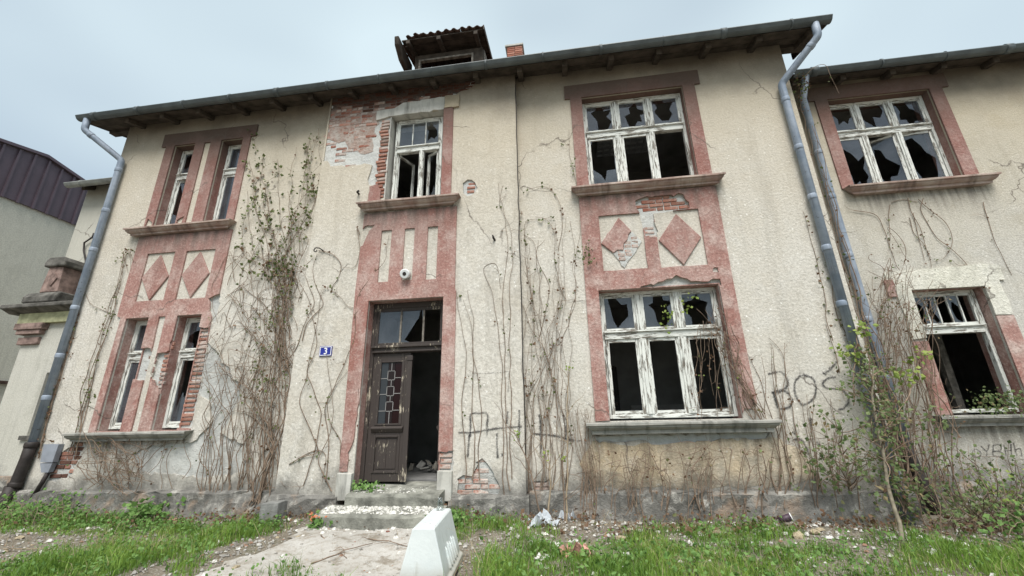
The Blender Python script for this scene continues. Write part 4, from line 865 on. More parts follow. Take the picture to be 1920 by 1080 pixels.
# ------------------------------------------------------------------ ground
me = bpy.data.meshes.new('ground')
xs = np.concatenate([np.linspace(-400, -16, 12), np.linspace(-15, 13, 141), np.linspace(15, 400, 12)]); ys = np.concatenate([np.linspace(-400, -3, 12), np.linspace(-2, 7.6, 81), np.linspace(9, 400, 12)])
Xg, Yg = np.meshgrid(xs, ys)
def hgt(x, y):
    return (.030*np.sin(1.7*x+.5*y)+.022*np.sin(2.9*y-1.3*x+1)+.014*np.sin(5.1*x+4.3*y))*np.clip((7.6-y)/1.2, 0, 1)*np.clip(1-np.abs(x)/60, 0, 1) + np.where(x > -1.0, .03, 0.) + .085*np.clip(1-((x+2.9)/1.7)**2, 0, 1)*np.clip((y-4.9)/1.1, 0, 1)*np.clip((7.6-y)/.5, 0, 1)
near = (np.abs(Xg) < 14) & (Yg > -2) & (Yg < 7.6)
Zg = np.where(near, hgt(Xg, Yg), 0.)
nx, ny = len(xs), len(ys); idx = np.arange(nx*ny).reshape(ny, nx)
me.from_pydata(np.stack([Xg.ravel(), Yg.ravel(), Zg.ravel()], 1).tolist(), [], np.stack([idx[:-1, :-1].ravel(), idx[:-1, 1:].ravel(), idx[1:, 1:].ravel(), idx[1:, :-1].ravel()], 1).tolist())
me.materials.append(M['soil']); ground = bpy.data.objects.new('ground', me); COL.objects.link(ground); ground['kind'] = 'structure'
me.polygons.foreach_set('use_smooth', [True]*len(me.polygons))
# path sheet
random.seed(3)
pp = [G(560, 1008), G(500, 1040), G(380, 1079), (-4.4, 3.2), (-5.2, 1.0), (-.4, 1.0), (-1.25, 3.2), (-1.7, 4.6), (-1.75, 5.4), (-1.95, 6.17), (-3.95, 6.17)]
pj = jag([tuple(p) for p in pp], .14, .06)
def flat(poly, z, name, mat):
    vs = [Vector(p) for p in poly]; n = len(vs)
    gxs = np.arange(min(p[0] for p in poly), max(p[0] for p in poly), .22); gys = np.arange(min(p[1] for p in poly), max(p[1] for p in poly), .22)
    vs += [Vector((float(a), float(c))) for a in gxs for c in gys if inside((a, c), poly)]
    V, _, F, *_r = delaunay_2d_cdt(vs, [(k, (k+1) % n) for k in range(n)], [], 0, 1e-5)
    fs = []
    for f in F:
        c = sum((V[k] for k in f), Vector((0, 0)))/3
        if inside(c, poly):
            ar = (V[f[1]]-V[f[0]]).cross(V[f[2]]-V[f[0]]); fs.append(tuple(f) if ar > 0 else tuple(f)[::-1])
    me = bpy.data.meshes.new(name); me.from_pydata([(v.x, v.y, float(hgt(np.float64(v.x), np.float64(v.y)))+z) for v in V], [], fs); me.materials.append(mat)
    o = bpy.data.objects.new(name, me); COL.objects.link(o); o['kind'] = 'structure'; return o
path = flat(pj, .012, 'path', M['path'])
# ------------------------------------------------------------------ barrier with jar
bar = thing('plastic_barrier', 'white plastic road barrier segment standing end-on on the path before the door', 'barrier', (-1.48, 4.6, 0))
def rotb(x, y, z):                                            # barrier frame: length along y, turned slightly left
    a = math.atan2(.10, .9); dx, dy = x, y-4.6; return (-1.48+dx*math.cos(a)-dy*math.sin(a), 4.6+dx*math.sin(a)+dy*math.cos(a), z)
def barrier():
    H = .525; prof = lambda inset: [(-.25, 0), (-.25, .085), (-.215, .105), (-.105-inset*0, H-.012), (-.09, H), (.09, H), (.105, H-.012), (.215, .105), (.25, .085), (.25, 0)]
    b = MB(); st = [4.15, 4.16, 4.28, 4.92, 5.04, 5.05]; p0 = prof(0); n = len(p0)
    for k, y in enumerate(st):
        e = .985 if k in (0, len(st)-1) else 1.0
        for (x, z) in p0: b.v.append(rotb(x*e, y, z*(.995 if k in (0, 5) else 1)))
    for k in range(len(st)-1):
        for q in range(n): b.f.append((k*n+q, (k+1)*n+q, (k+1)*n+(q+1) % n, k*n+(q+1) % n)); b.mi.append(0); b.sm.append(False)
    b.f.append(tuple(range(n))); b.f.append(tuple((len(st)-1)*n+q for q in range(n))[::-1]); b.mi += [0]*2; b.sm += [False]*2
    o = bevel(b.build('body', M['barrier'], bar, fix=True), .012, 2)
    for k in range(5):                                        # stiffening ribs of the long sides
        y = 4.42+.10*k
        for s in (1, -1):
            f = lambda z: s*(.215-(z-.105)/(H-.117)*.11)
            q = MB(); z1 = .31+.02*(k % 2); pts = [(f(.115)-s*.004, .115), (f(.115)+s*.018, .13), (f(z1-.03)+s*.016, z1-.03), (f(z1)-s*.004, z1)]
            for yy in (y-.014, y+.014): q.v += [rotb(x, yy, z) for x, z in pts]
            q.f += [(0, 1, 2, 3), (7, 6, 5, 4), (0, 4, 5, 1), (1, 5, 6, 2), (2, 6, 7, 3)]; q.mi += [0]*5; q.sm += [False]*5
            bevel(q.build('rib', M['barrier'], bar, fix=True), .004, 1)
    for s in (1, -1):
        q = MB(); q.v += [rotb(x, y, z) for y in (4.5, 4.72) for x, z in ((s*.2, .001), (s*.253, .001), (s*.253, .06), (s*.2, .06))]; q.f += [(0, 1, 2, 3), (7, 6, 5, 4), (0, 4, 5, 1), (1, 5, 6, 2), (2, 6, 7, 3), (0, 3, 7, 4)]; q.mi += [0]*6; q.sm += [False]*6; q.build('fork_slot', M['iron'], bar, fix=True)
    q = MB(); a, c = rotb(0, 4.3, .524), rotb(0, 4.3, .532); q.tube([a, c], .032, 16); q.build('filler_cap', M['barrier'], bar)
barrier()
jb = rotb(.0, 4.93, .5255); jar = thing('glass_jar', 'small clear glass jar left standing on the white barrier', 'jar', jb)
q = MB(); x, y, z = jb; prof = [(0.001, .0), (.036, .0), (.04, .01), (.04, .085), (.034, .1), (.030, .106), (.030, .125), (.027, .125), (.027, .107), (.035, .084), (.035, .012), (.001, .008)]
n = 18
for r, h in prof: q.v += [(x+r*math.cos(2*math.pi*a/n), y+r*math.sin(2*math.pi*a/n), z+h) for a in range(n)]
for k in range(len(prof)-1):
    for a in range(n): q.f.append((k*n+a, k*n+(a+1) % n, (k+1)*n+(a+1) % n, (k+1)*n+a)); q.mi.append(0); q.sm.append(True)
q.build('jar_glass', M['jar'], jar)
# ------------------------------------------------------------------ small fixtures on the walls
sg = thing('house_number_plate', 'blue enamel house number plate with white 3, left of the door', 'sign', (-4.32, YC, 2.7))
def rrect(cx, cz, hw, hh, r, n=5):
    o = []
    for sx, sz, a0 in ((1, -1, -90), (1, 1, 0), (-1, 1, 90), (-1, -1, 180)):
        for k in range(n+1): a = math.radians(a0+90*k/n); o.append((cx+sx*(hw-r)+r*math.cos(a), cz+sz*(hh-r)+r*math.sin(a)))
    return o
px, pz = -4.315, 2.71
plate('plate', rrect(px, pz, .118, .088, .012), [], YC-.022, .018, M['blue_enamel'], sg, True)
plate('border', rrect(px, pz, .110, .080, .012), [rrect(px, pz, .099, .069, .012)], YC-.0245, .003, M['white_enamel'], sg)
def stroke_poly(pts, w):
    L = []; R = []
    for i, p in enumerate(pts):
        a = pts[max(i-1, 0)]; c = pts[min(i+1, len(pts)-1)]; d = Vector((c[0]-a[0], c[1]-a[1])).normalized(); L.append((p[0]-d.y*w, p[1]+d.x*w)); R.append((p[0]+d.y*w, p[1]-d.x*w))
    return L+R[::-1]
three = [(-.024, .042), (-.006, .050), (.014, .046), (.022, .030), (.014, .012), (-.004, .004), (.016, -.004), (.025, -.022), (.016, -.042), (-.006, -.050), (-.026, -.042)]
plate('numeral', stroke_poly([(px+a, pz+c) for a, c in three], .0105), [], YC-.0255, .004, M['white_enamel'], sg)
lp = thing('lamp_socket', 'white porcelain lamp socket on the pink panel over the door', 'lamp socket', (-2.87, YC-TH, 4.07))
c = Vector((-2.87, YC-.03, 4.07)); ax = Vector((.0, -1, -.28)).normalized()
MB().tube([c-ax*.01, c+ax*.03, c+ax*.035, c+ax*.12, c+ax*.125], [.075, .075, .085, .092, .075], 20).build('porcelain_body', M['porcelain'], lp)
MB().tube([c+ax*.1252, c+ax*.128], .036, 14).build('socket_hole', M['iron'], lp)
hk = thing('iron_hook', 'black wrought iron scroll hook on the wall above the number plate', 'hook', (-4.73, YC, 4.67))
pts = [Vector((-4.60, YC+.01, 4.66))]+[Vector((-4.60-.02*k, YC-.03*k, 4.67+.015*k)) for k in range(1, 4)]+[Vector((-4.72+.05*math.cos(a)*(1-.07*i), YC-.10, 4.67+.055*math.sin(a)*(1-.07*i))) for i, a in enumerate(np.linspace(.9, 6.4, 9))]
MB().tube(pts, .011, 6).build('scroll', M['iron'], hk)
h2 = thing('iron_wall_pin', 'short black iron pin sticking out of the wall right of the pink panel', 'pin', (-1.24, YC, 4.62))
x_, z_ = W(926, 448, YC); MB().tube([(x_+.02, YC+.01, z_-.03), (x_, YC-.06, z_), (x_-.01, YC-.08, z_+.05)], [.02, .022, .012], 8).build('pin', M['iron'], h2)
x_, z_ = W(601, 363-0, YC); x_, z_ = W(673, 364, YC)
h3 = thing('iron_bracket', 'small rusty bracket on the wall beside the centre first floor sill', 'bracket', (x_, YC, z_)); MB().tube([(x_, YC+.01, z_), (x_, YC-.07, z_+.01), (x_+.04, YC-.09, z_+.02)], .022, 8).build('bracket', M['iron'], h3)
cb = thing('meter_cabinet', 'grey metal cable cabinet with pointed lower end, low on the left wall corner', 'cabinet', (-9.62, YM-.02, .9))
plate('cabinet_door', [W(82, 833, YM-.1), W(110, 833, YM-.1), W(98, 867, YM-.1), W(75, 867, YM-.1)][::-1], [], YM-.10, .09, M['cab'], cb); plate('cable_funnel', [W(75, 868.5, YM-.09), W(98, 868.5, YM-.09), W(90, 886, YM-.09), W(77, 886, YM-.09)][::-1], [], YM-.09, .08, M['cab'], cb)
MB().tube([(-9.56, YM-.05, .75), (-9.62, YM-.06, .55), (-9.70, YM-.08, .30)], .035, 10).build('conduit', M['iron'], cb)
# thin dark tube for the joint line at the bay's right edge; a cable on the annex
wr = thing('wall_line', 'thin dark line running down the wall edge beside the right first floor window bay', 'cable', (XF, YC, 4))
MB().tube([(XF+.012+random.gauss(0, .006), YC-.012, z) for z in np.arange(.9, 8.4, .25)], .009, 5).build('cable', M['iron'], wr)  # thin dark tube for the joint line at the bay's edge
wr = thing('wall_line', 'bent black cable sticking out from the annex wall beside the left downpipe', 'cable', (-11, YA, 5))
MB().tube([(*W(p[0], p[1], YA-.06), )[:1]+(YA-.06,)+W(p[0], p[1], YA-.06)[1:] for p in ((176, 437), (173, 445), (158, 455), (157, 470), (161, 490), (155, 520), (150, 548))], .02, 6).build('cable', M['iron'], wr)
# --- graffiti: sprayed strokes lying on the walls
def graffiti(strokes, y, par, w=.022, label=None, name='graffiti', mat='spray'):
    b = MB(); ed = []
    for st in strokes:
        pts = []
        for i in range(len(st)-1):
            p0, p1, p2, p3 = [Vector(st[max(0, min(len(st)-1, i+k))]) for k in (-1, 0, 1, 2)]
            for t in (0, .25, .5, .75): pts.append(.5*((2*p1)+(-p0+p2)*t+(2*p0-5*p1+4*p2-p3)*t*t+(-p0+3*p1-3*p2+p3)*t**3))
        pts.append(Vector(st[-1])); i0 = len(b.v)
        for k, p in enumerate(pts):
            d = (pts[min(k+1, len(pts)-1)]-pts[max(k-1, 0)]).normalized(); nn = Vector((-d.y, d.x)); ww = w*random.uniform(.8, 1.25)
            for s_ in (-1, 0, 1): q = p+nn*ww*s_; b.v.append((q.x, y-.001*(s_ == 0), q.y)); ed.append(1. if s_ == 0 else 0.)
        for k in range(len(pts)-1):
            for s_ in (0, 1): a = i0+k*3+s_; b.f.append((a, a+3, a+4, a+1)); b.mi.append(0); b.sm.append(False)
    o = b.build(name, M[mat], par); at = o.data.attributes.new('edge', 'FLOAT', 'POINT'); at.data.foreach_set('value', ed); o['label'] = label; return o
graffiti([[(3.07, 1.78), (3.09, 1.56)], [(3.05, 2.06), (3.11, 2.08), (3.25, 2.09), (3.31, 1.97), (3.28, 1.87), (3.15, 1.79), (3.05, 1.78), (3.12, 1.81), (3.23, 1.81), (3.32, 1.69), (3.25, 1.57), (3.11, 1.54)],
          [(3.51, 2.03), (3.44, 1.97), (3.39, 1.88), (3.38, 1.73), (3.44, 1.60), (3.54, 1.63), (3.63, 1.70), (3.69, 1.85), (3.67, 1.98), (3.58, 2.03), (3.50, 2.02)],
          [(4.00, 1.99), (3.90, 1.98), (3.82, 1.93), (3.79, 1.88), (3.84, 1.83), (3.95, 1.82), (4.04, 1.79), (4.10, 1.70), (4.07, 1.60), (3.99, 1.53), (3.92, 1.52)], [(4.07, 2.22), (3.96, 2.12), (3.84, 2.04)], [(3.83, 2.06), (3.87, 2.02)]], YM-.006, house, .034, 'black sprayed letters BOS with an accent')
graffiti([[(3.52, 1.41), (3.49, 1.28), (3.48, 1.2)], [(3.19, 1.10), (3.26, 1.11), (3.32, 1.10), (3.36, 1.0), (3.38, .9)], [(3.22, 1.22), (3.25, 1.18)], [(3.52, 1.08), (3.56, 1.02)]], YM-.006, house, .036, 'small black sprayed marks')
graffiti([[(-1.65, 1.22), (-1.64, 1.4), (-1.64, 1.57), (-1.5, 1.58), (-1.37, 1.57), (-1.37, 1.4), (-1.37, 1.24)], [(-1.84, 1.29), (-1.6, 1.29), (-1.3, 1.33), (-.97, 1.36), (-.80, 1.36)], [(-1.03, 1.60), (-1.05, 1.41)], [(-1.66, 1.26), (-1.67, 1.1), (-1.68, .92)], [(-1.21, 1.27), (-1.21, 1.1), (-1.20, .90)], [(-1.13, .97), (-1.13, .93)], [(-.84, 1.62), (-.86, 1.14)]], YC-.006, house, .036, 'black sprayed bar with upright strokes')
graffiti([[(-.66, 1.25), (-.45, 1.23), (-.28, 1.21), (-.1, 1.16), (.12, 1.13)], [(-.53, 1.55), (-.52, 1.27), (-.54, .90)], [(-.15, 1.53), (-.12, 1.3), (-.13, 1.15)]], YM-.006, house, .036, 'black sprayed line and strokes')
graffiti([[(6.23, .89), (6.17, .87), (6.15, .80), (6.21, .77), (6.27, .83), (6.23, .89)], [(6.30, .94), (6.36, .86), (6.42, .96)], [(6.36, .86), (6.33, .78)], [(6.47, .94), (6.42, .79)], [(6.46, .94), (6.57, .95), (6.55, .87), (6.44, .86), (6.56, .84), (6.52, .78), (6.42, .79)], [(6.62, .95), (6.60, .79)], [(6.72, .96), (6.67, .79)], [(6.61, .86), (6.70, .87)], [(6.76, .98), (6.74, .79)], [(6.75, .87), (6.82, .89), (6.81, .78)]], YW-.006, wing, .017, 'faint thin grey scribbled letters')
graffiti([[(-1.62, 2.22), (-1.2, 2.22), (-.98, 2.24)], [(-1.0, 2.22), (-1.02, 1.9)]], YC-.006, house, .008, 'faint outline where a notice hung')
# ------------------------------------------------------------------ plants
def leaf_cluster(mb, p, nrm, size, n, spread):
    """n small folded leaves round p; each is two triangles with a crease"""
    for _ in range(n):
        c = p+Vector([random.gauss(0, spread) for _ in range(3)]); a = Vector([random.gauss(0, 1) for _ in range(3)])
        d = (a+Vector((0, 0, -.5))).normalized(); s = size*random.uniform(.6, 1.25); w = d.cross(nrm+Vector([random.gauss(0, .5) for _ in range(3)])).normalized()*s*.42; k = d.cross(w).normalized()*s*.12
        i = len(mb.v); mb.v += [tuple(c), tuple(c+d*s*.45+w+k), tuple(c+d*s), tuple(c+d*s*.45-w+k)]; mb.f += [(i, i+1, i+2), (i, i+2, i+3)]; mb.mi += [0]*2; mb.sm += [False]*2; r = random.random(); mb.rnd += [r]*4
def wander(pts, amp, step):
    """pts: coarse polyline of Vectors -> dense wobbling line (drift accumulates, returns to the nodes)"""
    o = []; off = Vector((0, 0, 0))
    for a, c in zip(pts[:-1], pts[1:]):
        n = max(2, int((c-a).length/step))
        for k in range(n):
            off = off*.86+Vector((random.gauss(0, amp), random.gauss(0, amp*.35), random.gauss(0, amp*.6))); o.append(a+(c-a)*(k/n)+off)
    o.append(pts[-1]+off); return o
class Vine:
    def __init__(s, label, base, group='climbing plants on the house'):
        s.t = thing('climbing_vine', label, 'climbing plant', base, group); s.st = MB(); s.lf = MB(); s.lf2 = MB()
    def stem(s, pts, r0=.008, r1=.0035, amp=.02, step=.09, leaves=0., size=.045, dry=.0, from_=0., twigs=0., n=2, spread=.03):
        P = wander([Vector(p) for p in pts], amp*1.15, step)
        for _ in range(1): P = [P[0]]+[(P[i-1]+P[i]*2+P[i+1])/4 for i in range(1, len(P)-1)]+[P[-1]]
        P = [q for i in range(len(P)-1) for q in (P[i], (P[i]+P[i+1])/2)]+[P[-1]]; P = [P[0]]+[(P[i-1]+P[i]*2+P[i+1])/4 for i in range(1, len(P)-1)]+[P[-1]]; leaves, twigs = leaves*.55, twigs*.55
        N_ = len(P); s.st.tube(P, [r0+(r1-r0)*k/max(1, N_-1) for k in range(N_)], 4, False)
        for k, p in enumerate(P):
            if k/N_ < from_: continue
            if random.random() < leaves: leaf_cluster(s.lf2 if random.random() < dry else s.lf, p+Vector((0, -.015, 0)), Vector((0, -1, 0)), size, random.randint(1, n), spread)
            if random.random() < twigs:
                a = random.uniform(-1.3, 1.3); L = random.uniform(.08, .30); q = [p]
                for j in range(4): a += random.gauss(0, .35); q.append(q[-1]+Vector((math.sin(a), random.gauss(-.05, .12), math.cos(a)*random.choice((1, 1, -.4))))*L/4)
                s.st.tube(q, [.0038, .003, .003, .0025, .002], 3, False)
                if random.random() < leaves*3+.1: leaf_cluster(s.lf2 if random.random() < dry else s.lf, q[-1], Vector((0, -1, 0)), size, random.randint(1, n), spread)
        return P
    def px(s, pts, Y, off=.02, **k):
        return s.stem([(W(p[0], p[1], Y)[0], Y-off, W(p[0], p[1], Y)[1]) for p in pts], **k)
    def done(s, stem='stem', leaf='ivy', leaf2='drybrown'):
        if s.st.f: o = s.st.build('stem', M[stem], s.t); o['kind'] = 'stuff'
        if s.lf.f: o = s.lf.build('foliage', M[leaf], s.t); o['kind'] = 'stuff'
        if s.lf2.f: o = s.lf2.build('dry_foliage', M[leaf2], s.t); o['kind'] = 'stuff'
random.seed(101)
R_ = random.uniform
# A: the big vine in the corner left of the centre bay
v = Vine('large tangled climbing vine filling the corner left of the projecting centre bay', (-5.1, 6.9, 0))
for k in range(9):
    v.px([(R_(455, 528), 945), (R_(485, 535), 880), (R_(490, 540), 780), (R_(495, 545), 680), (R_(505, 560), 590), (R_(515, 575), 480), (R_(530, 588), 400), (R_(545, 600), R_(240, 380))][:random.choice((8, 8, 8, 6))], YM, R_(.02, .10), r0=R_(.006, .014), r1=.003, amp=.022, leaves=.28, from_=.45, twigs=.18, size=.065, n=3, dry=.2)
for k in range(7):
    v.px([(R_(465, 530), 940), (R_(490, 530), 840), (R_(470, 530), 740), (R_(500, 535), 640), (R_(500, 550), R_(520, 600))], YM, R_(.03, .14), r0=R_(.006, .014), r1=.003, amp=.03, leaves=.05, twigs=.12, size=.045, dry=.4)
for tx, ty in ((478, 255), (470, 300), (500, 285), (455, 360), (480, 330), (460, 400), (520, 300), (505, 350), (575, 250), (585, 270), (595, 245)):
    v.px([(530+R_(-15, 15), R_(600, 700)), (R_(505, 545), 520), (tx+R_(0, 30), ty+120), (tx+R_(-8, 8), ty+50), (tx, ty)], YM, .03, r0=.006, r1=.003, amp=.024, leaves=.42, from_=.35, twigs=.2, size=.075, n=4, spread=.04, dry=.1)
for k in range(24):
    x0_, y0_ = R_(500, 575), R_(420, 860); a_ = R_(40, 130); v.px([(x0_, y0_), (x0_-a_*.3, y0_-R_(30, 70)), (x0_-a_*.7, y0_-R_(30, 80)), (x0_-a_, y0_-R_(-20, 50)), (x0_-a_*R_(.9, 1.3), y0_+R_(20, 120))], YM, R_(.01, .06), r0=.0055, r1=.003, amp=.022, leaves=.10, twigs=.10, size=.055, dry=.4)
for k in range(32):
    x0_, y0_ = R_(425, 570), R_(480, 860); v.px([(x0_, y0_), (x0_+R_(-40, 40), y0_-R_(20, 70)), (x0_+R_(-60, 60), y0_-R_(10, 120)), (x0_+R_(-70, 60), y0_+R_(-60, 50))], YM, R_(.01, .06), r0=.005, r1=.003, amp=.03, leaves=.06, twigs=.10, size=.045, dry=.5)
for k in range(16): 
    a = W(R_(470, 530), R_(580, 740), YM-.05); leaf_cluster(v.lf, Vector((a[0], YM-.06, a[1])), Vector((0, -1, 0)), .055, 7, .07)
v.done()
v = Vine('sparse vine curling over the bare grey patch right of the lower left windows', (-6.3, 6.95, .3))
for k in range(30):
    x0_ = R_(380, 500); v.px([(x0_, R_(905, 940)), (x0_+R_(-15, 25), R_(830, 880)), (x0_+R_(-30, 40), R_(740, 800)), (x0_+R_(-50, 60), R_(650, 740)), (x0_+R_(-20, 60), R_(640, 800))][:random.randint(3, 5)], YM, R_(.02, .07), r0=.007, r1=.003, amp=.026, leaves=.025, twigs=.11, size=.045, dry=.6)
v.done()
v = Vine('bushy bare vine heaped below the lower left sill', (-7.9, 6.85, .3))
for k in range(28):
    x0_ = R_(190, 270); y0_ = R_(880, 930); v.px([(x0_, y0_), (x0_+R_(-40, 50), y0_-R_(20, 60)), (x0_+R_(-60, 70), y0_-R_(10, 100)), (x0_+R_(-60, 70), y0_-R_(-10, 70))], YM, R_(.03, .30), r0=.006, r1=.003, amp=.03, leaves=.03, twigs=.13, size=.04, dry=.7)
for k in range(12): x0_ = R_(165, 350); v.px([(x0_, R_(880, 920)), (x0_+R_(-10, 20), 870), (x0_+R_(-10, 40), R_(800, 850))], YM, .04, r0=.005, r1=.003, amp=.03, leaves=.03, twigs=.16, dry=.6)
v.done()
# B: leafy vine left of the left windows
v = Vine('slender leafy vine climbing the wall left of the lower left windows', (-9.2, 6.95, .5))
for k in range(4):
    v.px([(140+R_(-10, 10), 850), (160+R_(-6, 6), 770), (180+R_(-8, 8), 690), (205+R_(-8, 8), 610), (225+R_(-8, 8), 540), (242+R_(-6, 6), 470), (250+R_(-8, 4), R_(455, 520))], YM, .03, r0=.008, r1=.003, amp=.018, leaves=.30, from_=.08, twigs=.14, size=.05, n=3, spread=.03, dry=.25)
v.px([(215, 590), (190, 585), (165, 572), (157, 555)], YM, .03, r0=.005, r1=.003, leaves=.5, size=.05, n=3)
v.done()
v = Vine('thin vine clinging to the right edge of the left downpipe', (-9.9, 6.9, .5))
for k in range(3):
    v.px([(75, 860), (100+R_(-3, 3), 760), (128+R_(-3, 3), 660), (150+R_(-3, 3), 580), (165+R_(-3, 3), 510), (176, 460)], YM, .03, r0=.008, r1=.004, amp=.010, leaves=.55, size=.05, n=3, spread=.025, dry=.85, twigs=.05)
v.done()
# C: wall between corner and door
v = Vine('wandering thin vine between the number plate and the door surround', (-4.3, 6.85, .4))
for pts in ([(570, 910), (590, 850), (600, 780), (575, 700), (600, 640), (580, 560), (560, 520), (598, 475)], [(610, 905), (618, 840), (615, 760), (640, 700), (660, 640), (668, 560), (690, 520), (720, 490), (725, 440)], [(600, 470), (630, 480), (645, 500), (630, 530), (618, 545), (640, 560), (650, 580), (668, 585)],
            [(560, 860), (600, 850), (585, 800), (560, 760), (572, 690), (590, 620), (600, 560), (612, 540)], [(640, 900), (640, 820), (618, 790), (610, 745), (650, 700)], [(565, 640), (580, 600), (610, 570), (590, 520), (597, 478)], [(620, 920), (600, 860), (630, 800), (622, 700), (620, 660)], [(530, 690), (560, 640), (590, 570), (575, 520), (560, 500)], [(676, 440), (672, 420), (676, 470), (668, 505), (640, 500)], [(545, 870), (600, 842), (615, 850), (600, 905)]):
    v.px(pts, YC, .02, r0=.008, r1=.003, amp=.014, leaves=.16, twigs=.06, size=.05, n=3, dry=.45)
v.done()
# D: right of the door, to the right window
v = Vine('tall bare vine stems on the wall between the door and the bay edge', (-1.3, 6.85, .4))
for pts in ([(868, 905), (872, 820), (868, 740), (872, 660), (862, 600), (858, 550)], [(885, 900), (890, 820), (885, 700), (880, 600), (868, 545)], [(945, 930), (945, 800), (940, 700), (935, 600), (925, 540), (905, 500), (930, 490), (940, 540)], [(955, 920), (950, 780), (948, 640), (945, 540), (955, 470), (945, 400), (940, 345)], [(960, 900), (955, 700), (958, 560), (962, 430), (935, 385), (945, 350)], [(900, 900), (905, 760), (890, 680), (885, 610), (872, 560)]):
    v.px(pts, YC, .02, r0=.009, r1=.003, amp=.012, leaves=.10, from_=.3, twigs=.07, size=.05, n=3, dry=.3)
v.done()
v = Vine('dense bundle of bare vine stems climbing between the bay edge and the right windows', (-.2, 6.95, .3))
for k in range(24):
    x0_ = R_(980, 1095); x1_ = R_(978, 1088); v.px([(x0_, 940), (x0_+R_(-8, 12), 840), (x0_+R_(-14, 14), 740), ((x0_+x1_)/2+R_(-12, 12), 640), (x1_+R_(-10, 10), 560), (x1_, R_(400, 560))][:random.choice((4, 5, 6, 6))], YM, R_(.015, .05), r0=R_(.005, .0085), r1=.003, amp=.020, leaves=.08, from_=.3, twigs=.08, size=.05, n=3, dry=.5)
for pts in ([(1000, 560), (985, 480), (985, 410), (1010, 412)], [(1060, 560), (1045, 500), (1040, 440), (1022, 412), (1000, 410)], [(1050, 470), (1055, 420), (1052, 390), (1040, 360), (1020, 350), (985, 358)], [(1010, 640), (1030, 540), (1010, 500), (1005, 450), (985, 440)], [(968, 900), (975, 700), (968, 500), (963, 300), (962, 170)], [(1085, 370), (1078, 330), (1068, 280), (1070, 245)]):
    v.px(pts, YM, .02, r0=.006, r1=.003, amp=.010, leaves=.34, from_=.2, twigs=.06, size=.055, n=4, spread=.03, dry=.2)
for k in range(10): a = W(R_(1085, 1112), R_(460, 500), YM-.05); leaf_cluster(v.lf, Vector((a[0], YM-.06, a[1])), Vector((0, -1, 0)), .05, 6, .05)
v.done()
# E: twigs below the right window
v = Vine('row of dead vine twigs hanging over the yellowed wall below the right sill', (1.6, 6.9, .2))
for k in range(56):
    x0_ = R_(1088, 1460); y1_ = R_(822, 890); v.px([(x0_+R_(-5, 5), R_(930, 985)), (x0_+R_(-8, 10), 925), (x0_+R_(-12, 14), (y1_+925)/2), (x0_+R_(-20, 20), y1_), (x0_+R_(-40, 40), y1_+R_(-5, 25))], YM, R_(.07, .12), r0=R_(.006, .011), r1=.0035, amp=.014, leaves=.07, twigs=.2, size=.045, dry=.8)
for k in range(12): x0_ = R_(1085, 1130); v.px([(x0_, 960), (x0_+R_(-8, 8), 900), (x0_+R_(-15, 5), 830), (x0_+R_(-25, 0), 770)], YM, .08, r0=.009, r1=.004, amp=.014, twigs=.12)
v.done(leaf='bush')
# F: over the right ground window
v = Vine('reddish dry vine dangling across the right end of the right ground floor window', (2.5, 6.95, 1.4))
for k in range(13):
    x0_ = R_(1350, 1425); v.px([(1420+R_(-10, 10), 790+R_(-20, 20)), (1395+R_(-10, 10), 740), (1370+R_(-14, 14), 690), (x0_-20, 640), (R_(1300, 1370), R_(560, 640))], YM, R_(.02, .12), r0=.007, r1=.003, amp=.028, leaves=.09, twigs=.14, size=.04, dry=.85)
for k in range(9): x0_ = R_(1290, 1365); v.px([(x0_, R_(590, 650)), (x0_+R_(-6, 10), 690), (x0_+R_(-4, 16), R_(720, 790))], YM, .05, r0=.005, r1=.0025, amp=.016, leaves=.16, twigs=.1, size=.04, dry=.9)
for px_, py_ in ((1252, 610), (1255, 590), (1285, 575), (1292, 560), (1250, 580)): a = W(px_, py_, YM); leaf_cluster(v.lf, Vector((a[0], YM+.05, a[1])), Vector((0, -1, 0)), .055, 9, .05)
v.done(leaf='fresh')
# G: the graffiti wall
v = Vine('bare vine stems rising over the sprayed letters right of the right window', (3.5, 6.9, .2))
for k in range(22):
    x0_ = R_(1430, 1590); y1_ = R_(640, 860) if x0_ < 1500 else R_(740, 860); v.px([(x0_+R_(0, 30), 950), (x0_+R_(0, 20), 880), (x0_+R_(-10, 10), (880+y1_)/2), (x0_+R_(-25, 8), y1_)], YM, R_(.02, .12), r0=R_(.006, .011), r1=.003, amp=.018, leaves=.09, twigs=.13, size=.045, dry=.5)
for pts in ([(1480, 830), (1450, 740), (1450, 660), (1440, 640), (1405, 640)], [(1500, 840), (1475, 720), (1460, 650), (1440, 632)], [(1490, 900), (1455, 800), (1415, 690), (1400, 660)]): v.px(pts, YM, .02, r0=.007, r1=.003, amp=.012, leaves=.14, twigs=.06, dry=.7, size=.05)
v.done(leaf='bush')
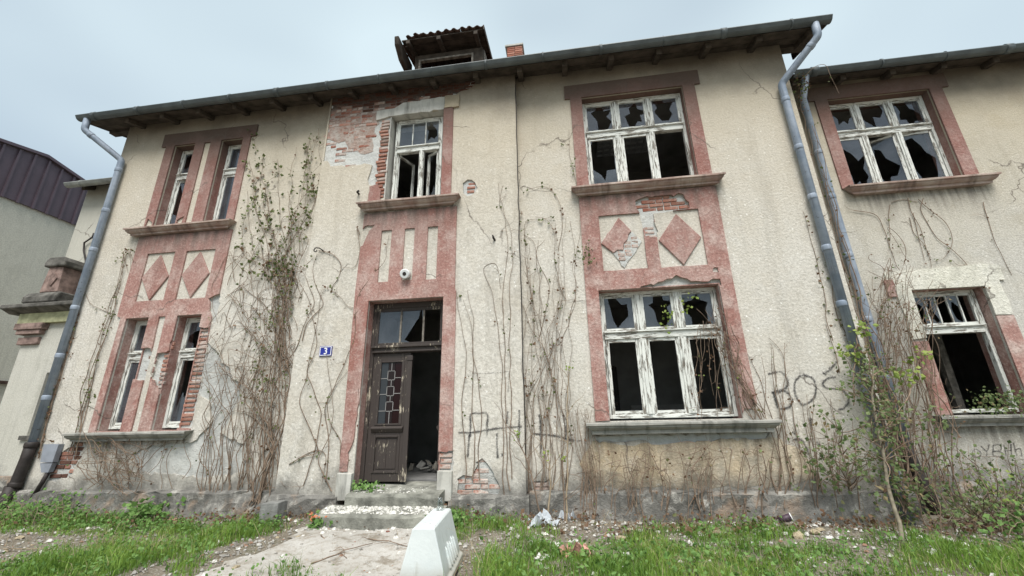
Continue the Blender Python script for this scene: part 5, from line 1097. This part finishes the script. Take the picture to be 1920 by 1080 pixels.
# H: between the pipes
v = Vine('thick brown vine mass running up between the two right downpipes', (4.8, 7.2, .2))
for k in range(9):
    f = R_(0, 1); sh = R_(-18, -2); v.px([(1690+sh, 930), (1665+sh*.9, 800), (1630+sh*.9, 680), (1600+sh*.8, 600), (1570+sh*.6, 480), (1540+sh*.5, 360), (1515+sh*.4, 250), (1498+sh*.3, 160)][:random.choice((5, 6, 7, 8))], 7.3, R_(0, .3), r0=R_(.007, .014), r1=.004, amp=.02, leaves=.10, twigs=.16, size=.05, dry=.5)
for k in range(22): a = W(R_(1488, 1510), R_(140, 210), 7.2); leaf_cluster(v.lf if k % 2 else v.lf2, Vector((a[0], 7.15, a[1])), Vector((0, -1, 0)), .05, 4, .05)
v.px([(1500, 150), (1530, 122), (1550, 120), (1556, 145), (1570, 170), (1575, 175)], 7.3, 0, r0=.006, r1=.003, amp=.008, leaves=.2)
for pts in ([(1560, 640), (1545, 590), (1535, 500), (1515, 420), (1505, 395)], [(1590, 640), (1560, 560), (1548, 480)], [(1570, 700), (1555, 640), (1545, 610)]): v.px(pts, YM, .03, r0=.006, r1=.003, amp=.012, leaves=.5, size=.055, n=4, spread=.04, dry=.3)
for k in range(26):
    x0_, y0_ = R_(1585, 1680), R_(500, 760); v.px([(x0_, y0_), (x0_+R_(-20, 25), y0_-R_(20, 60)), (x0_+R_(-30, 50), y0_-R_(0, 90)), (x0_+R_(-30, 70), y0_-R_(-30, 70))], 7.6, R_(0, .25), r0=.005, r1=.003, amp=.024, leaves=.10, twigs=.16, size=.04, dry=.55)
v.done()
v = Vine('leafy green vine wrapped round the lower half of the right downpipe', (4.33, 6.8, .1))
for k in range(7):
    v.px([(1700+R_(-10, 10), 960), (1682+R_(-12, 12), 890), (1660+R_(-14, 14), 820), (1640+R_(-14, 14), 760), (1625+R_(-10, 10), 700), (1608, R_(640, 700))], YM-.2, .03, r0=.007, r1=.003, amp=.02, leaves=.85, twigs=.25, size=.055, n=5, spread=.07, dry=.12)
v.done(leaf='bush')
# I: wing wall
v = Vine('fine looping vine on the wing wall between its upper and lower windows', (6.3, 7.83, 4.5))
for pts in ([(1700, 372), (1705, 400), (1722, 430), (1735, 470), (1745, 500), (1740, 525)], [(1720, 375), (1745, 400), (1765, 415), (1780, 440), (1781, 465), (1765, 488), (1745, 492)], [(1703, 410), (1707, 440), (1725, 455), (1740, 485)], [(1730, 372), (1720, 395), (1755, 450), (1778, 462), (1810, 495), (1850, 560), (1882, 590)], [(1665, 385), (1663, 420), (1665, 470)], [(1840, 380), (1850, 415), (1862, 445), (1875, 475), (1885, 500), (1897, 518)], [(1712, 400), (1720, 440), (1728, 490)], [(1670, 380), (1690, 372), (1720, 378)], [(1600, 395), (1640, 400), (1660, 440), (1680, 500), (1720, 560)]):
    v.px(pts, YW, .02, r0=.006, r1=.003, amp=.008, leaves=.2, twigs=.05, size=.045, n=2, dry=.7)
v.done()
v = Vine('brown twiggy vine around the left edge of the lower wing window', (5.8, 7.8, .5))
for k in range(44):
    x0_ = R_(1625, 1730); v.px([(x0_+R_(20, 60), R_(900, 940)), (x0_+R_(0, 40), 800), (x0_+R_(-15, 20), 700), (x0_+R_(-25, 15), R_(560, 660)), (x0_+R_(-40, 50), R_(500, 600))][:random.choice((4, 5, 5))], YW, R_(.03, .25), r0=R_(.005, .010), r1=.003, amp=.024, leaves=.12, twigs=.16, size=.042, dry=.65)
for k in range(60): a = W(R_(1830, 1930), R_(735, 772), YW-.12); leaf_cluster(v.lf, Vector((a[0], YW-.12+R_(-.06, .1), a[1])), Vector((0, -1, 0)), .05, 6, .05)
v.done(leaf='bush')
# --- young tree and shrubs in front of the pipes
def tree(label, base, trunk, branches, leaf, size, n, name='young_tree', cat='tree', r=.024, tn=14):
    t = thing(name, label, cat, base); b = MB(); P = wander([Vector(p) for p in trunk], .005, .12); b.tube(P, [r*(1-.6*k/len(P)) for k in range(len(P))], 8); b.build('trunk', M['trunk'], t)
    tw = MB(); lf = MB()
    for k in range(branches):
        f = R_(.35, 1)**.8; p = P[min(len(P)-1, int(f*(len(P)-1)))]; a = R_(0, 6.28); q = [p]; d = Vector((math.cos(a), math.sin(a)*.8, R_(.1, .9))).normalized(); L = R_(.35, 1.0)*(1.15-.5*f)
        for j in range(6): d = (d+Vector([random.gauss(0, .22) for _ in range(3)])+Vector((0, 0, -.03*j))).normalized(); q.append(q[-1]+d*L/6)
        tw.tube(q, [.008, .007, .006, .005, .004, .003, .002], 4, False)
        for j in range(2, 7):
            if random.random() < .75: leaf_cluster(lf, q[j], Vector((0, -1, .5)), size, n, .07)
            if random.random() < .5:
                e = q[j]+Vector([random.gauss(0, .12) for _ in range(3)]); tw.tube([q[j], e], [.004, .002], 3, False); leaf_cluster(lf, e, Vector((0, -1, .4)), size, n, .06)
    o = tw.build('branch', M['stem'], t); o['kind'] = 'stuff'; o = lf.build('foliage', M[leaf], t); o['kind'] = 'stuff'; return t
random.seed(55)
def PX(px, py, Y): x, z = W(px, py, Y); return (x, Y, z)
bx, by = G(1692, 1035)
tree('young leafy tree with thin pale trunk in front of the right downpipes', (bx, by, 0), [(bx, by, 0), PX(1685, 980, 5.85), PX(1665, 905, 6.1), PX(1650, 820, 6.3), PX(1635, 740, 6.5), PX(1640, 690, 6.55)], 34, 'bush', .055, 2)
t2 = G(1600, 960)
tree('low leafy shrub with bright leaves left of the young tree trunk', (t2[0], t2[1], 0), [(t2[0], t2[1], 0), PX(1590, 900, 6.5), PX(1570, 830, 6.55), PX(1575, 790, 6.6)], 24, 'bush', .065, 2, 'shrub', 'shrub', .014)
fr_ = thing('climbing_vine', 'fresh yellow green leaf tufts hanging on the pipes and stems above the young tree', 'climbing plant', PX(1610, 660, 6.7), 'climbing plants on the house')
b = MB(); s_ = MB()
for px_, py_, Y in ((1590, 660, 6.7), (1602, 668, 6.7), (1578, 652, 6.7), (1612, 605, 6.8), (1622, 618, 6.8), (1600, 620, 6.8), (1720, 665, 7.2), (1735, 670, 7.2), (1700, 672, 7.2), (1690, 705, 7.0), (1705, 712, 7.0), (1680, 700, 7.0), (1715, 700, 7.0)):
    p = Vector(PX(px_, py_, Y)); leaf_cluster(b, p, Vector((0, -1, .6)), .085, 8, .05)
s_.tube(wander([Vector(PX(1668, 800, 6.6)), Vector(PX(1700, 750, 6.8)), Vector(PX(1712, 720, 7.0)), Vector(PX(1714, 670, 7.2))], .008, .1), .009, 5, False); s_.tube(wander([Vector(PX(1600, 760, 6.6)), Vector(PX(1605, 690, 6.7)), Vector(PX(1610, 610, 6.8))], .01, .1), .008, 5, False)
o = s_.build('stem', M['stem'], fr_); o['kind'] = 'stuff'; o = b.build('foliage', M['fresh'], fr_); o['kind'] = 'stuff'
for lab, (cx, cy, rx, hz), lf_, nb, sz in (('tangled thorny bush at the foot of the wing wall', (5.0, 6.55, .75, 1.0), 'bush', 120, .05), ('bright leafy bush at the right edge under the lower wing window', (6.0, 6.45, .7, .85), 'fresh', 60, .06), ('low green bush at the far right end of the grass', (5.3, 5.9, .8, .5), 'weed', 80, .06), ('rank green weeds at the foot of the black iron downpipe', (-9.0, 6.45, 1.1, .42), 'weed', 130, .055), ('small broad leaved weed clump against the plinth below the lower left windows', (-7.05, 6.7, .28, .38), 'weed', 34, .09)):
    t = thing('bush', lab, 'bush', (cx, cy, 0)); tw = MB(); lf = MB()
    for k in range(nb):
        x, y = cx+random.gauss(0, rx*.5), cy+random.gauss(0, .18); q = [Vector((x, y, 0))]; d = Vector((random.gauss(0, .5), random.gauss(0, .3), 1)).normalized(); L = hz*R_(.4, 1.15)
        for j in range(6): d = (d+Vector([random.gauss(0, .26) for _ in range(3)])-Vector((0, 0, .10*j*.5))).normalized(); q.append(q[-1]+d*L/5)
        tw.tube(q, [.007, .006, .005, .004, .004, .003, .002], 3, False)
        for j in range(2, 7):
            if random.random() < .6: leaf_cluster(lf, q[j], Vector((0, -1, .7)), sz, 3, .05)
    o = tw.build('twig', M['stem' if lf_ != 'weed' else 'weed'] if lf_ != 'weed' else M['stem_pale'], t); o['kind'] = 'stuff'; o = lf.build('foliage', M[lf_], t); o['kind'] = 'stuff'
random.seed(91)
for lab, cat, nm, (cx, cy, z0_), rx, hz, nb, fl in (('low weed clump growing on the top step in front of the closed door leaf', 'weed', 'weed', (-3.28, 6.78, .46), .16, .09, 16, None), ('orange flowering plant at the left end of the lower step', 'flower', 'flowering_plant', (*G(597, 1000), 0), .14, .2, 26, 'o'), ('grass tuft beside the right end of the steps', 'weed', 'weed', (-1.78, 6.25, 0), .2, .26, 40, None)):
    t = thing(nm, lab, cat, (cx, cy, z0_)); lf = MB(); fw = MB()
    for k in range(nb):
        x, y = cx+random.gauss(0, rx*.6), cy+random.gauss(0, .06)
        for j in range(3): leaf_cluster(lf, Vector((x, y, z0_+hz*R_(.1, 1))), Vector((0, -1, .6)), .06, 2, .03)
    if fl:
        for k in range(5): leaf_cluster(fw, Vector((cx+R_(-.12, .12), cy+R_(-.05, .03), hz*R_(.95, 1.25))), Vector((0, -1, .6)), .04, 5, .012)
        o = fw.build('blossom', M['orange'], t); o['kind'] = 'stuff'
    o = lf.build('foliage', M['weed'], t); o['kind'] = 'stuff'
# bare saplings right of the door
for lab, pts, br in (('tall straight bare sapling with a leaf bud on top, right of the bay edge', [(1062, 1000), (1063, 940), (1064, 840), (1065, 760), (1066, 690)], 3), ('forked bare sapling growing from the foot of the bay edge', [(1012, 960), (1000, 900), (990, 860), (975, 830), (968, 815)], 7), ('short bare sapling with fresh leaf tuft beside the plastic sheet', [(1058, 990), (1058, 940), (1055, 880), (1053, 855)], 3), ('thin curved bare sapling between the bay edge and the straight sapling', [(1028, 960), (1032, 920), (1030, 870), (1027, 850)], 5)):
    Y = 6.62; t = thing('bare_sapling', lab, 'sapling', PX(*pts[0], Y)[:2]+(0,), 'bare saplings right of the door'); b = MB()
    P = wander([Vector(PX(*p, Y)) for p in pts], .006, .08); b.tube(P, [.014*(1-.6*k/len(P)) for k in range(len(P))], 6, False); lf = MB()
    for k in range(br):
        p = P[int(len(P)*R_(.3, .95))]; s1 = random.choice((-1, 1)); q = [p]
        for j in range(5): q.append(q[-1]+Vector((s1*R_(.03, .09), R_(-.04, .03), R_(.03, .12))))
        b.tube(q, [.007, .006, .005, .004, .003, .002], 4, False)
    leaf_cluster(lf, P[-1], Vector((0, -1, .5)), .05, 7, .03)
    b.build('stem', M['stem_pale' if 'straight' in lab else 'stem'], t); o = lf.build('foliage', M['fresh'], t); o['kind'] = 'stuff'
# ------------------------------------------------------------------ grass and ground cover
def value_noise(x, y, sc, seed):
    r = np.random.default_rng(seed); T = r.random((64, 64)); u, v_ = (x*sc) % 63, (y*sc) % 63; i, j = np.floor(u).astype(int), np.floor(v_).astype(int); a, c = u-i, v_-j; a = a*a*(3-2*a); c = c*c*(3-2*c); i1, j1 = (i+1) % 64, (j+1) % 64
    return T[i, j]*(1-a)*(1-c)+T[i1, j]*a*(1-c)+T[i, j1]*(1-a)*c+T[i1, j1]*a*c
pjn = np.array(pj)
def in_path(x, y):
    c = np.zeros(len(x), bool); n = len(pjn)
    for i in range(n):
        x1, y1 = pjn[i]; x2, y2 = pjn[i-1]; cond = ((y1 > y) != (y2 > y)) & (x < (x2-x1)*(y-y1)/(y2-y1+1e-12)+x1); c ^= cond
    return c
def dens(x, y):
    n = value_noise(x+30, y+30, .9, 1)*.6+value_noise(x+30, y+30, 2.6, 2)*.4
    right = np.clip((x+1.25)/.3, 0, 1)*np.clip((5.78+.22*np.sin(x*1.3+.6)+.5*(n-.5)-y)/.30, 0, 1)*np.clip(.12+(n-.22)*2.6, .05, 1)
    right = np.maximum(right, (x > -1.2)*np.clip((n-.50)*6, 0, 1)*np.clip((6.75-y)/.2, 0, 1)*.7)
    far_r = np.clip((x-3.2)/.8, 0, 1)*np.clip((6.2-y)/.3, 0, 1)*.9
    lx = 1.0*np.clip((x+6.9)/.5, 0, 1)*np.clip((-4.3-x+.25*(y-5.0))/.5, 0, 1)*np.clip((6.55-y)/.3, 0, 1)*np.clip((n-.16)*3.2, 0, 1)
    ll = np.clip((-6.3-x)/.4, 0, 1)*np.clip((y-5.55)/.3, 0, 1)*np.clip((6.9-y)/.2, 0, 1)*np.clip((n-.25)*3, 0, 1)
    mid = np.clip((-3.3-x)/.4, 0, 1)*np.clip((x+5.2)/.4, 0, 1)*np.clip((n-.56)*5, 0, 1)
    edge = ((x > -2.0) & (x < -.9) & (y > 5.6))*np.clip((n-.42)*4, 0, 1)*.8
    d = np.maximum.reduce([right, far_r*right.max(initial=1), lx, ll, mid, edge]); return np.where(in_path(x, y), np.where(n > .74, .25, 0), d)
def blades(name, n, x0, x1, y0, y1, hmin, hmax, w, mat, df, lean=.4, segs=2, tall=None):
    x = rng.uniform(x0, x1, n); y = rng.uniform(y0, y1, n); k = rng.random(n) < df(x, y); x, y = x[k], y[k]; n = len(x)
    tuft = value_noise(x+30, y+30, 4., 5)*.6+value_noise(x+30, y+30, 1.1, 6)*.4; h = (hmin+(hmax-hmin)*rng.random(n)**1.8)*np.clip(-.15+2.1*tuft, .3, 1.9); a = rng.uniform(0, 6.283, n); ln = rng.random(n)*lean*h; fa = rng.uniform(0, 6.283, n)
    z = hgt(x, y); V = np.zeros((n, 5, 3)); cx, sx = np.cos(fa)*w, np.sin(fa)*w; dx, dy = np.cos(a)*ln, np.sin(a)*ln
    for i, (t, s) in enumerate(((0, -1), (0, 1), (.55, .8), (.55, -.8), (1, 0))):
        V[:, i, 0] = x+dx*t*t*1.2+cx*s; V[:, i, 1] = y+dy*t*t*1.2+sx*s; V[:, i, 2] = z-.01+h*(t if t < 1 else .97-.25*ln/h)
    me = bpy.data.meshes.new(name); base = np.arange(n)*5
    me.vertices.add(n*5); me.vertices.foreach_set('co', V.reshape(-1))
    lp = np.concatenate([np.stack([base, base+1, base+2, base+3], 1), np.stack([base+3, base+2, base+4, base+4], 1)[:, :3].repeat(1, 1)], 1).reshape(-1)
    me.loops.add(n*7); me.loops.foreach_set('vertex_index', lp.astype(np.int32)); me.polygons.add(n*2)
    st = np.stack([np.arange(n)*7, np.arange(n)*7+4], 1).reshape(-1); me.polygons.foreach_set('loop_start', st.astype(np.int32))
    try: me.polygons.foreach_set('loop_total', np.tile([4, 3], n).astype(np.int32))
    except Exception: pass
    me.update(calc_edges=True); me.validate()
    at = me.attributes.new('rnd', 'FLOAT', 'POINT'); rr = np.clip(rng.random(n)*.75+value_noise(x+30, y+30, 2.2, 9)*.9-.38, 0, 1); at.data.foreach_set('value', np.repeat(rr, 5))
    me.materials.append(mat); o = bpy.data.objects.new(name, me); COL.objects.link(o); o['kind'] = 'stuff'; return o
blades('grass', 170000, -9.5, 7.5, 3.6, 6.9, .05, .20, .0040, M['grass'], dens, .7)
blades('dry_grass', 5000, -9, 7.5, 4.2, 6.8, .10, .34, .0028, M['straw'], lambda x, y: np.clip(.25+.5*(y > 6.1), 0, 1)*np.where(in_path(x, y), .05, 1), 1.3)
def broad(name, n, size, mat, df, seed):
    random.seed(seed); b = MB(); xs_ = rng.uniform(-9.5, 7.3, n); ys_ = rng.uniform(4.0, 6.85, n); d = df(xs_, ys_)
    for x, y, q in zip(xs_, ys_, d):
        if random.random() > q: continue
        z = float(hgt(np.float64(x), np.float64(y)))
        for _ in range(random.randint(3, 6)): leaf_cluster(b, Vector((x, y, z+R_(.02, .13))), Vector((0, -.3, 1)), size*R_(.7, 1.4), 1, .045)
    o = b.build(name, mat); o['kind'] = 'stuff'; return o
broad('ground_weeds', 9000, .040, M['weed'], lambda x, y: dens(x, y)*np.where(x < -3, .95, .75)*np.where((x > -1) & (value_noise(x+30, y+30, 1.8, 3) > .55), 1, np.where(x < -1, 1, .35)), 8)
broad('dead_leaf_litter', 2600, .05, M['drybrown'], lambda x, y: np.clip((y-6.0)/.4, 0, 1)*np.where(in_path(x, y), .1, .8), 9)
# gravel and crumbs
def crumbs(name, n, df, smin, smax, mat, x0=-9.5, x1=7.3, y0=3.8, y1=6.86, zf=None):
    b = MB(); xs_ = rng.uniform(x0, x1, n); ys_ = rng.uniform(y0, y1, n); d = df(xs_, ys_)
    for x, y, q in zip(xs_, ys_, d):
        if rng.random() > q: continue
        s = smin+(smax-smin)*rng.random()**3; z = (float(hgt(np.float64(x), np.float64(y)))+.012) if zf is None else zf(x, y); i = len(b.v)
        a = rng.uniform(0, 6.28); ca, sa = math.cos(a), math.sin(a); r = rng.random()
        for (u, w_, h) in ((-1, -.7, 0), (1, -.8, 0), (.8, .7, 0), (-.9, .8, 0), (-.5, -.4, .9), (.6, -.5, .7), (.4, .5, .95), (-.4, .3, .6)):
            u, w_, h = u*s*rng.uniform(.7, 1.2), w_*s*rng.uniform(.7, 1.2), h*s*rng.uniform(.5, 1.1); b.v.append((x+u*ca-w_*sa, y+u*sa+w_*ca, z-.004+h)); b.rnd.append(r)
        for f in ((0, 1, 5, 4), (1, 2, 6, 5), (2, 3, 7, 6), (3, 0, 4, 7), (4, 5, 6, 7)): b.f.append(tuple(i+k for k in f)); b.mi.append(0); b.sm.append(False)
    o = b.build(name, mat); o['kind'] = 'stuff'; return o
def gd(x, y):
    n = value_noise(x+30, y+30, 1.6, 4); bare = 1-np.clip(dens(x, y)*1.3, 0, 1)
    return np.where(in_path(x, y), .10+.5*np.clip((n-.55)*4, 0, 1)+.5*np.clip((y-5.8)/.4, 0, 1), bare*np.clip(.25+n*.8, 0, 1))
crumbs('gravel', 15000, gd, .006, .028, M['gravel'])
crumbs('white_crumbs', 4200, lambda x, y: np.where(in_path(x, y), np.clip((y-5.4)/.7, .08, 1), .55*(y > 5.7)*(x > -1)+.12), .008, .038, M['white'])
crumbs('plaster_crumbs', 900, lambda x, y: np.clip(1.2-.3*(x+3.9), .3, 1), .006, .030, M['white'], -3.72, -2.0, 6.19, 6.49, lambda x, y: .23+.14*(y-6.14))
crumbs('plaster_crumbs', 200, lambda x, y: np.full(len(x), .9), .004, .018, M['white'], -3.45, -2.3, 6.6, 6.95, lambda x, y: .437+.10*(y-6.54))
# ------------------------------------------------------------------ loose things on the ground
random.seed(77)
def chunk_mesh(flat_=.5):
    bm = bmesh.new(); bmesh.ops.create_icosphere(bm, subdivisions=1, radius=1)
    for v_ in bm.verts: v_.co = Vector((v_.co.x*R_(.75, 1.2), v_.co.y*R_(.6, 1.), v_.co.z*flat_*R_(.6, 1.1)))
    me = bpy.data.meshes.new('chunk'); bm.to_mesh(me); bm.free(); return me
def gz(x, y): return float(hgt(np.float64(x), np.float64(y)))
def chunks(name, label, cat, group, mats, spots, smin, smax):
    ms = []
    for m_ in mats:
        for _ in range(3): q = chunk_mesh(); q.materials.append(M[m_]); ms.append(q)
    for (x, y) in spots:
        o = bpy.data.objects.new(name, random.choice(ms)); COL.objects.link(o); s = smin+(smax-smin)*random.random()**2; o.scale = (s, s, s); o.location = (x, y, gz(x, y)+s*.25); o.rotation_euler = (R_(-.3, .3), R_(-.3, .3), R_(0, 6.28)); tag(o, label, cat, group)
chunks('plaster_chunk', 'white broken plaster lump lying along the foot of the plinth under the right window', 'rubble', 'plaster lumps under the right window', ['white', 'white', 'ochre_bit'], [(R_(.1, 3.2), R_(6.35, 6.8)) for _ in range(46)], .02, .075)
chunks('plaster_chunk', 'pale plaster lump in the gravel at the bottom left corner', 'rubble', 'plaster lumps in the left gravel', ['white', 'ochre_bit'], [G(R_(5, 190), R_(985, 1075)) for _ in range(26)], .02, .06)
chunks('plaster_chunk', 'small pale plaster lump lying beside the path left of the steps', 'rubble', 'plaster lumps beside the path', ['white', 'white', 'ochre_bit'], [G(R_(390, 640), R_(985, 1075)) for _ in range(30)], .018, .05)
chunks('plaster_chunk', 'pale plaster lump in the bare strip right of the barrier', 'rubble', 'plaster lumps right of the barrier', ['white', 'white', 'ochre_bit'], [G(R_(880, 1010), R_(975, 1045)) for _ in range(22)], .02, .055)
chunks('plaster_chunk', 'ochre plaster lump half sunk in the right hand grass', 'rubble', 'ochre lumps in the right grass', ['ochre_bit'], [G(1405, 1058), G(1165, 1010), G(1205, 1018), G(1500, 1022), G(1530, 1015)], .05, .10)
chunks('brick_bit', 'reddish brick crumb on the pale path below the steps', 'rubble', 'brick crumbs on the path', ['brick'], [G(727, 1008), G(660, 1030), G(665, 1025), G(540, 1062), G(640, 962, .2)], .02, .04)
def sheet(name, label, cat, mat, cx, cy, sx, sy, h, seed, rot=0., n=7, z0=None, group=None):
    """crumpled sheet with folds and a little thickness"""
    random.seed(seed); b = MB(); z = gz(cx, cy) if z0 is None else z0; ca, sa = math.cos(rot), math.sin(rot); rows = []
    for i in range(n+1):
        for j in range(n+1):
            u, w_ = (i/n-.5)*sx, (j/n-.5)*sy; hh = abs(math.sin(i*9.1/n+seed)+math.sin(j*11.9/n+seed*2)+.7*math.sin((i*7+j*9)/n+seed)+random.gauss(0, .25))*h*.42*(1-.5*abs(2*i/n-1)); u *= R_(.85, 1.1); w_ *= R_(.85, 1.1)
            rows.append((cx+u*ca-w_*sa, cy+u*sa+w_*ca, z+.012+hh))
    b.v = rows; 
    for i in range(n):
        for j in range(n):
            a = i*(n+1)+j
            if (i in (0, n-1) or j in (0, n-1)) and random.random() < .3: continue
            b.f.append((a, a+n+1, a+n+2, a+1)); b.mi.append(0); b.sm.append(False)
    o = b.build(name, mat, None, (cx, cy, z)); s = o.modifiers.new('thick', 'SOLIDIFY'); s.thickness = .003; return tag(o, label, cat, group)
x_, y_ = G(172, 955); sheet('crumpled_paper', 'large crumpled white paper heap in the weeds below the lower left sill', 'paper', M['paper'], x_, y_, .36, .26, .16, 3)
x_, y_ = G(232, 965); sheet('torn_board', 'torn grey board leaning beside the plinth below the lower left windows', 'board', M['board'], x_, y_, .42, .3, .22, 5, .4)
x_, y_ = G(1020, 992); sheet('plastic_sheet', 'crumpled translucent plastic sheet caught in the saplings', 'plastic sheet', M['bag'], x_, y_-.15, .42, .26, .17, 8, .2, 14)
x_, y_ = G(1065, 975); sheet('plastic_sheet', 'smaller plastic scrap folded behind the straight sapling', 'plastic sheet', M['bag'], x_, y_-.2, .26, .2, .16, 12, .8, 10)
x_, y_ = G(1080, 1052); sheet('pink_rag', 'faded pink rag lying in the right grass', 'rag', M['cloth'], x_, y_, .34, .22, .16, 4, .3)
for k, (px_, py_, s, lab) in enumerate(((118, 950, .12, 'small white paper scrap on the left grass'), (61, 980, .14, 'flat white paper strip on the far left ground'), (410, 1025, .14, 'white paper scrap on the ground left of the path'), (1045, 1030, .13, 'white paper scrap in front of the plastic sheet'), (1175, 1048, .10, 'small white paper scrap right of the pink rag'), (1020, 1062, .20, 'torn cream paper left of the pink rag'), (538, 984, .12, 'white foam scrap next to the concrete block'), (325, 975, .22, 'reddish brown carton scrap at the foot of the left plinth'), (1755, 1045, .12, 'white paper scrap near the young tree'), (1445, 1007, .10, 'white scrap left of the dark cup'))):
    x_, y_ = G(px_, py_); sheet('paper_scrap', lab, 'paper', M['cloth'] if 'reddish' in lab else M['paper'], x_, y_, s, s*.7, .05, 20+k, R_(0, 3), 4, group='paper scraps on the ground')
cx, cy = G(1475, 992); cup = thing('paper_cup', 'dark printed paper cup with white lid lying by the right plinth', 'cup', (cx, cy, .08)); cz = .10
a = Vector((cx-.07, cy+.02, cz)); c = Vector((cx+.07, cy-.03, cz+.05)); MB().tube([a, c], [.035, .05], 16).build('cup_body', M['dark_cup'], cup); d = (c-a).normalized(); MB().tube([c, c+d*.012], [.054, .052], 16).build('lid', M['white_enamel'], cup)
cx, cy = G(498, 990); b = MB(); b.box(cx-.16, cx+.14, cy+.02, cy+.25, -.05, .33, .015); tag(bevel(b.build('concrete_block', M['block'], None, (cx, cy, 0)), .012), 'upright grey concrete block against the plinth where the corner vine starts', 'block')
# fallen twigs on the path
for k, (p, q, lab) in enumerate((((585, 1058), (695, 1028), 'long dark twig lying slantwise on the path'), ((600, 1018), (650, 1050), 'dark forked twig across the middle of the path'), ((690, 1020), (765, 1032), 'thin twig on the path beside the barrier'), ((160, 1012), (230, 1000), 'pale dry stalk on the left grass'), ((395, 990), (450, 1003), 'dry stick lying left of the path'), ((5, 1035), (110, 1028), 'pale stick on the gravel at the left edge'))):
    a, c = G(*p), G(*q); pts = wander([Vector((a[0], a[1], gz(*a)+.03)), Vector(((a[0]+c[0])/2, (a[1]+c[1])/2, gz(*c)+.035)), Vector((c[0], c[1], gz(*c)+.025))], .008, .08)
    b = MB(); b.tube(pts, [.007*(1-.5*i/len(pts)) for i in range(len(pts))], 5); 
    for i in range(3): s = random.choice(pts); b.tube([s, s+Vector((R_(-.12, .12), R_(-.1, .1), .01)), s+Vector((R_(-.2, .2), R_(-.15, .15), .005))], [.004, .003, .002], 4)
    o = b.build('fallen_twig', M['stem_pale' if 'pale' in lab or 'dry' in lab else 'stem'], None, (a[0], a[1], 0)); tag(o, lab, 'twig', 'fallen twigs')
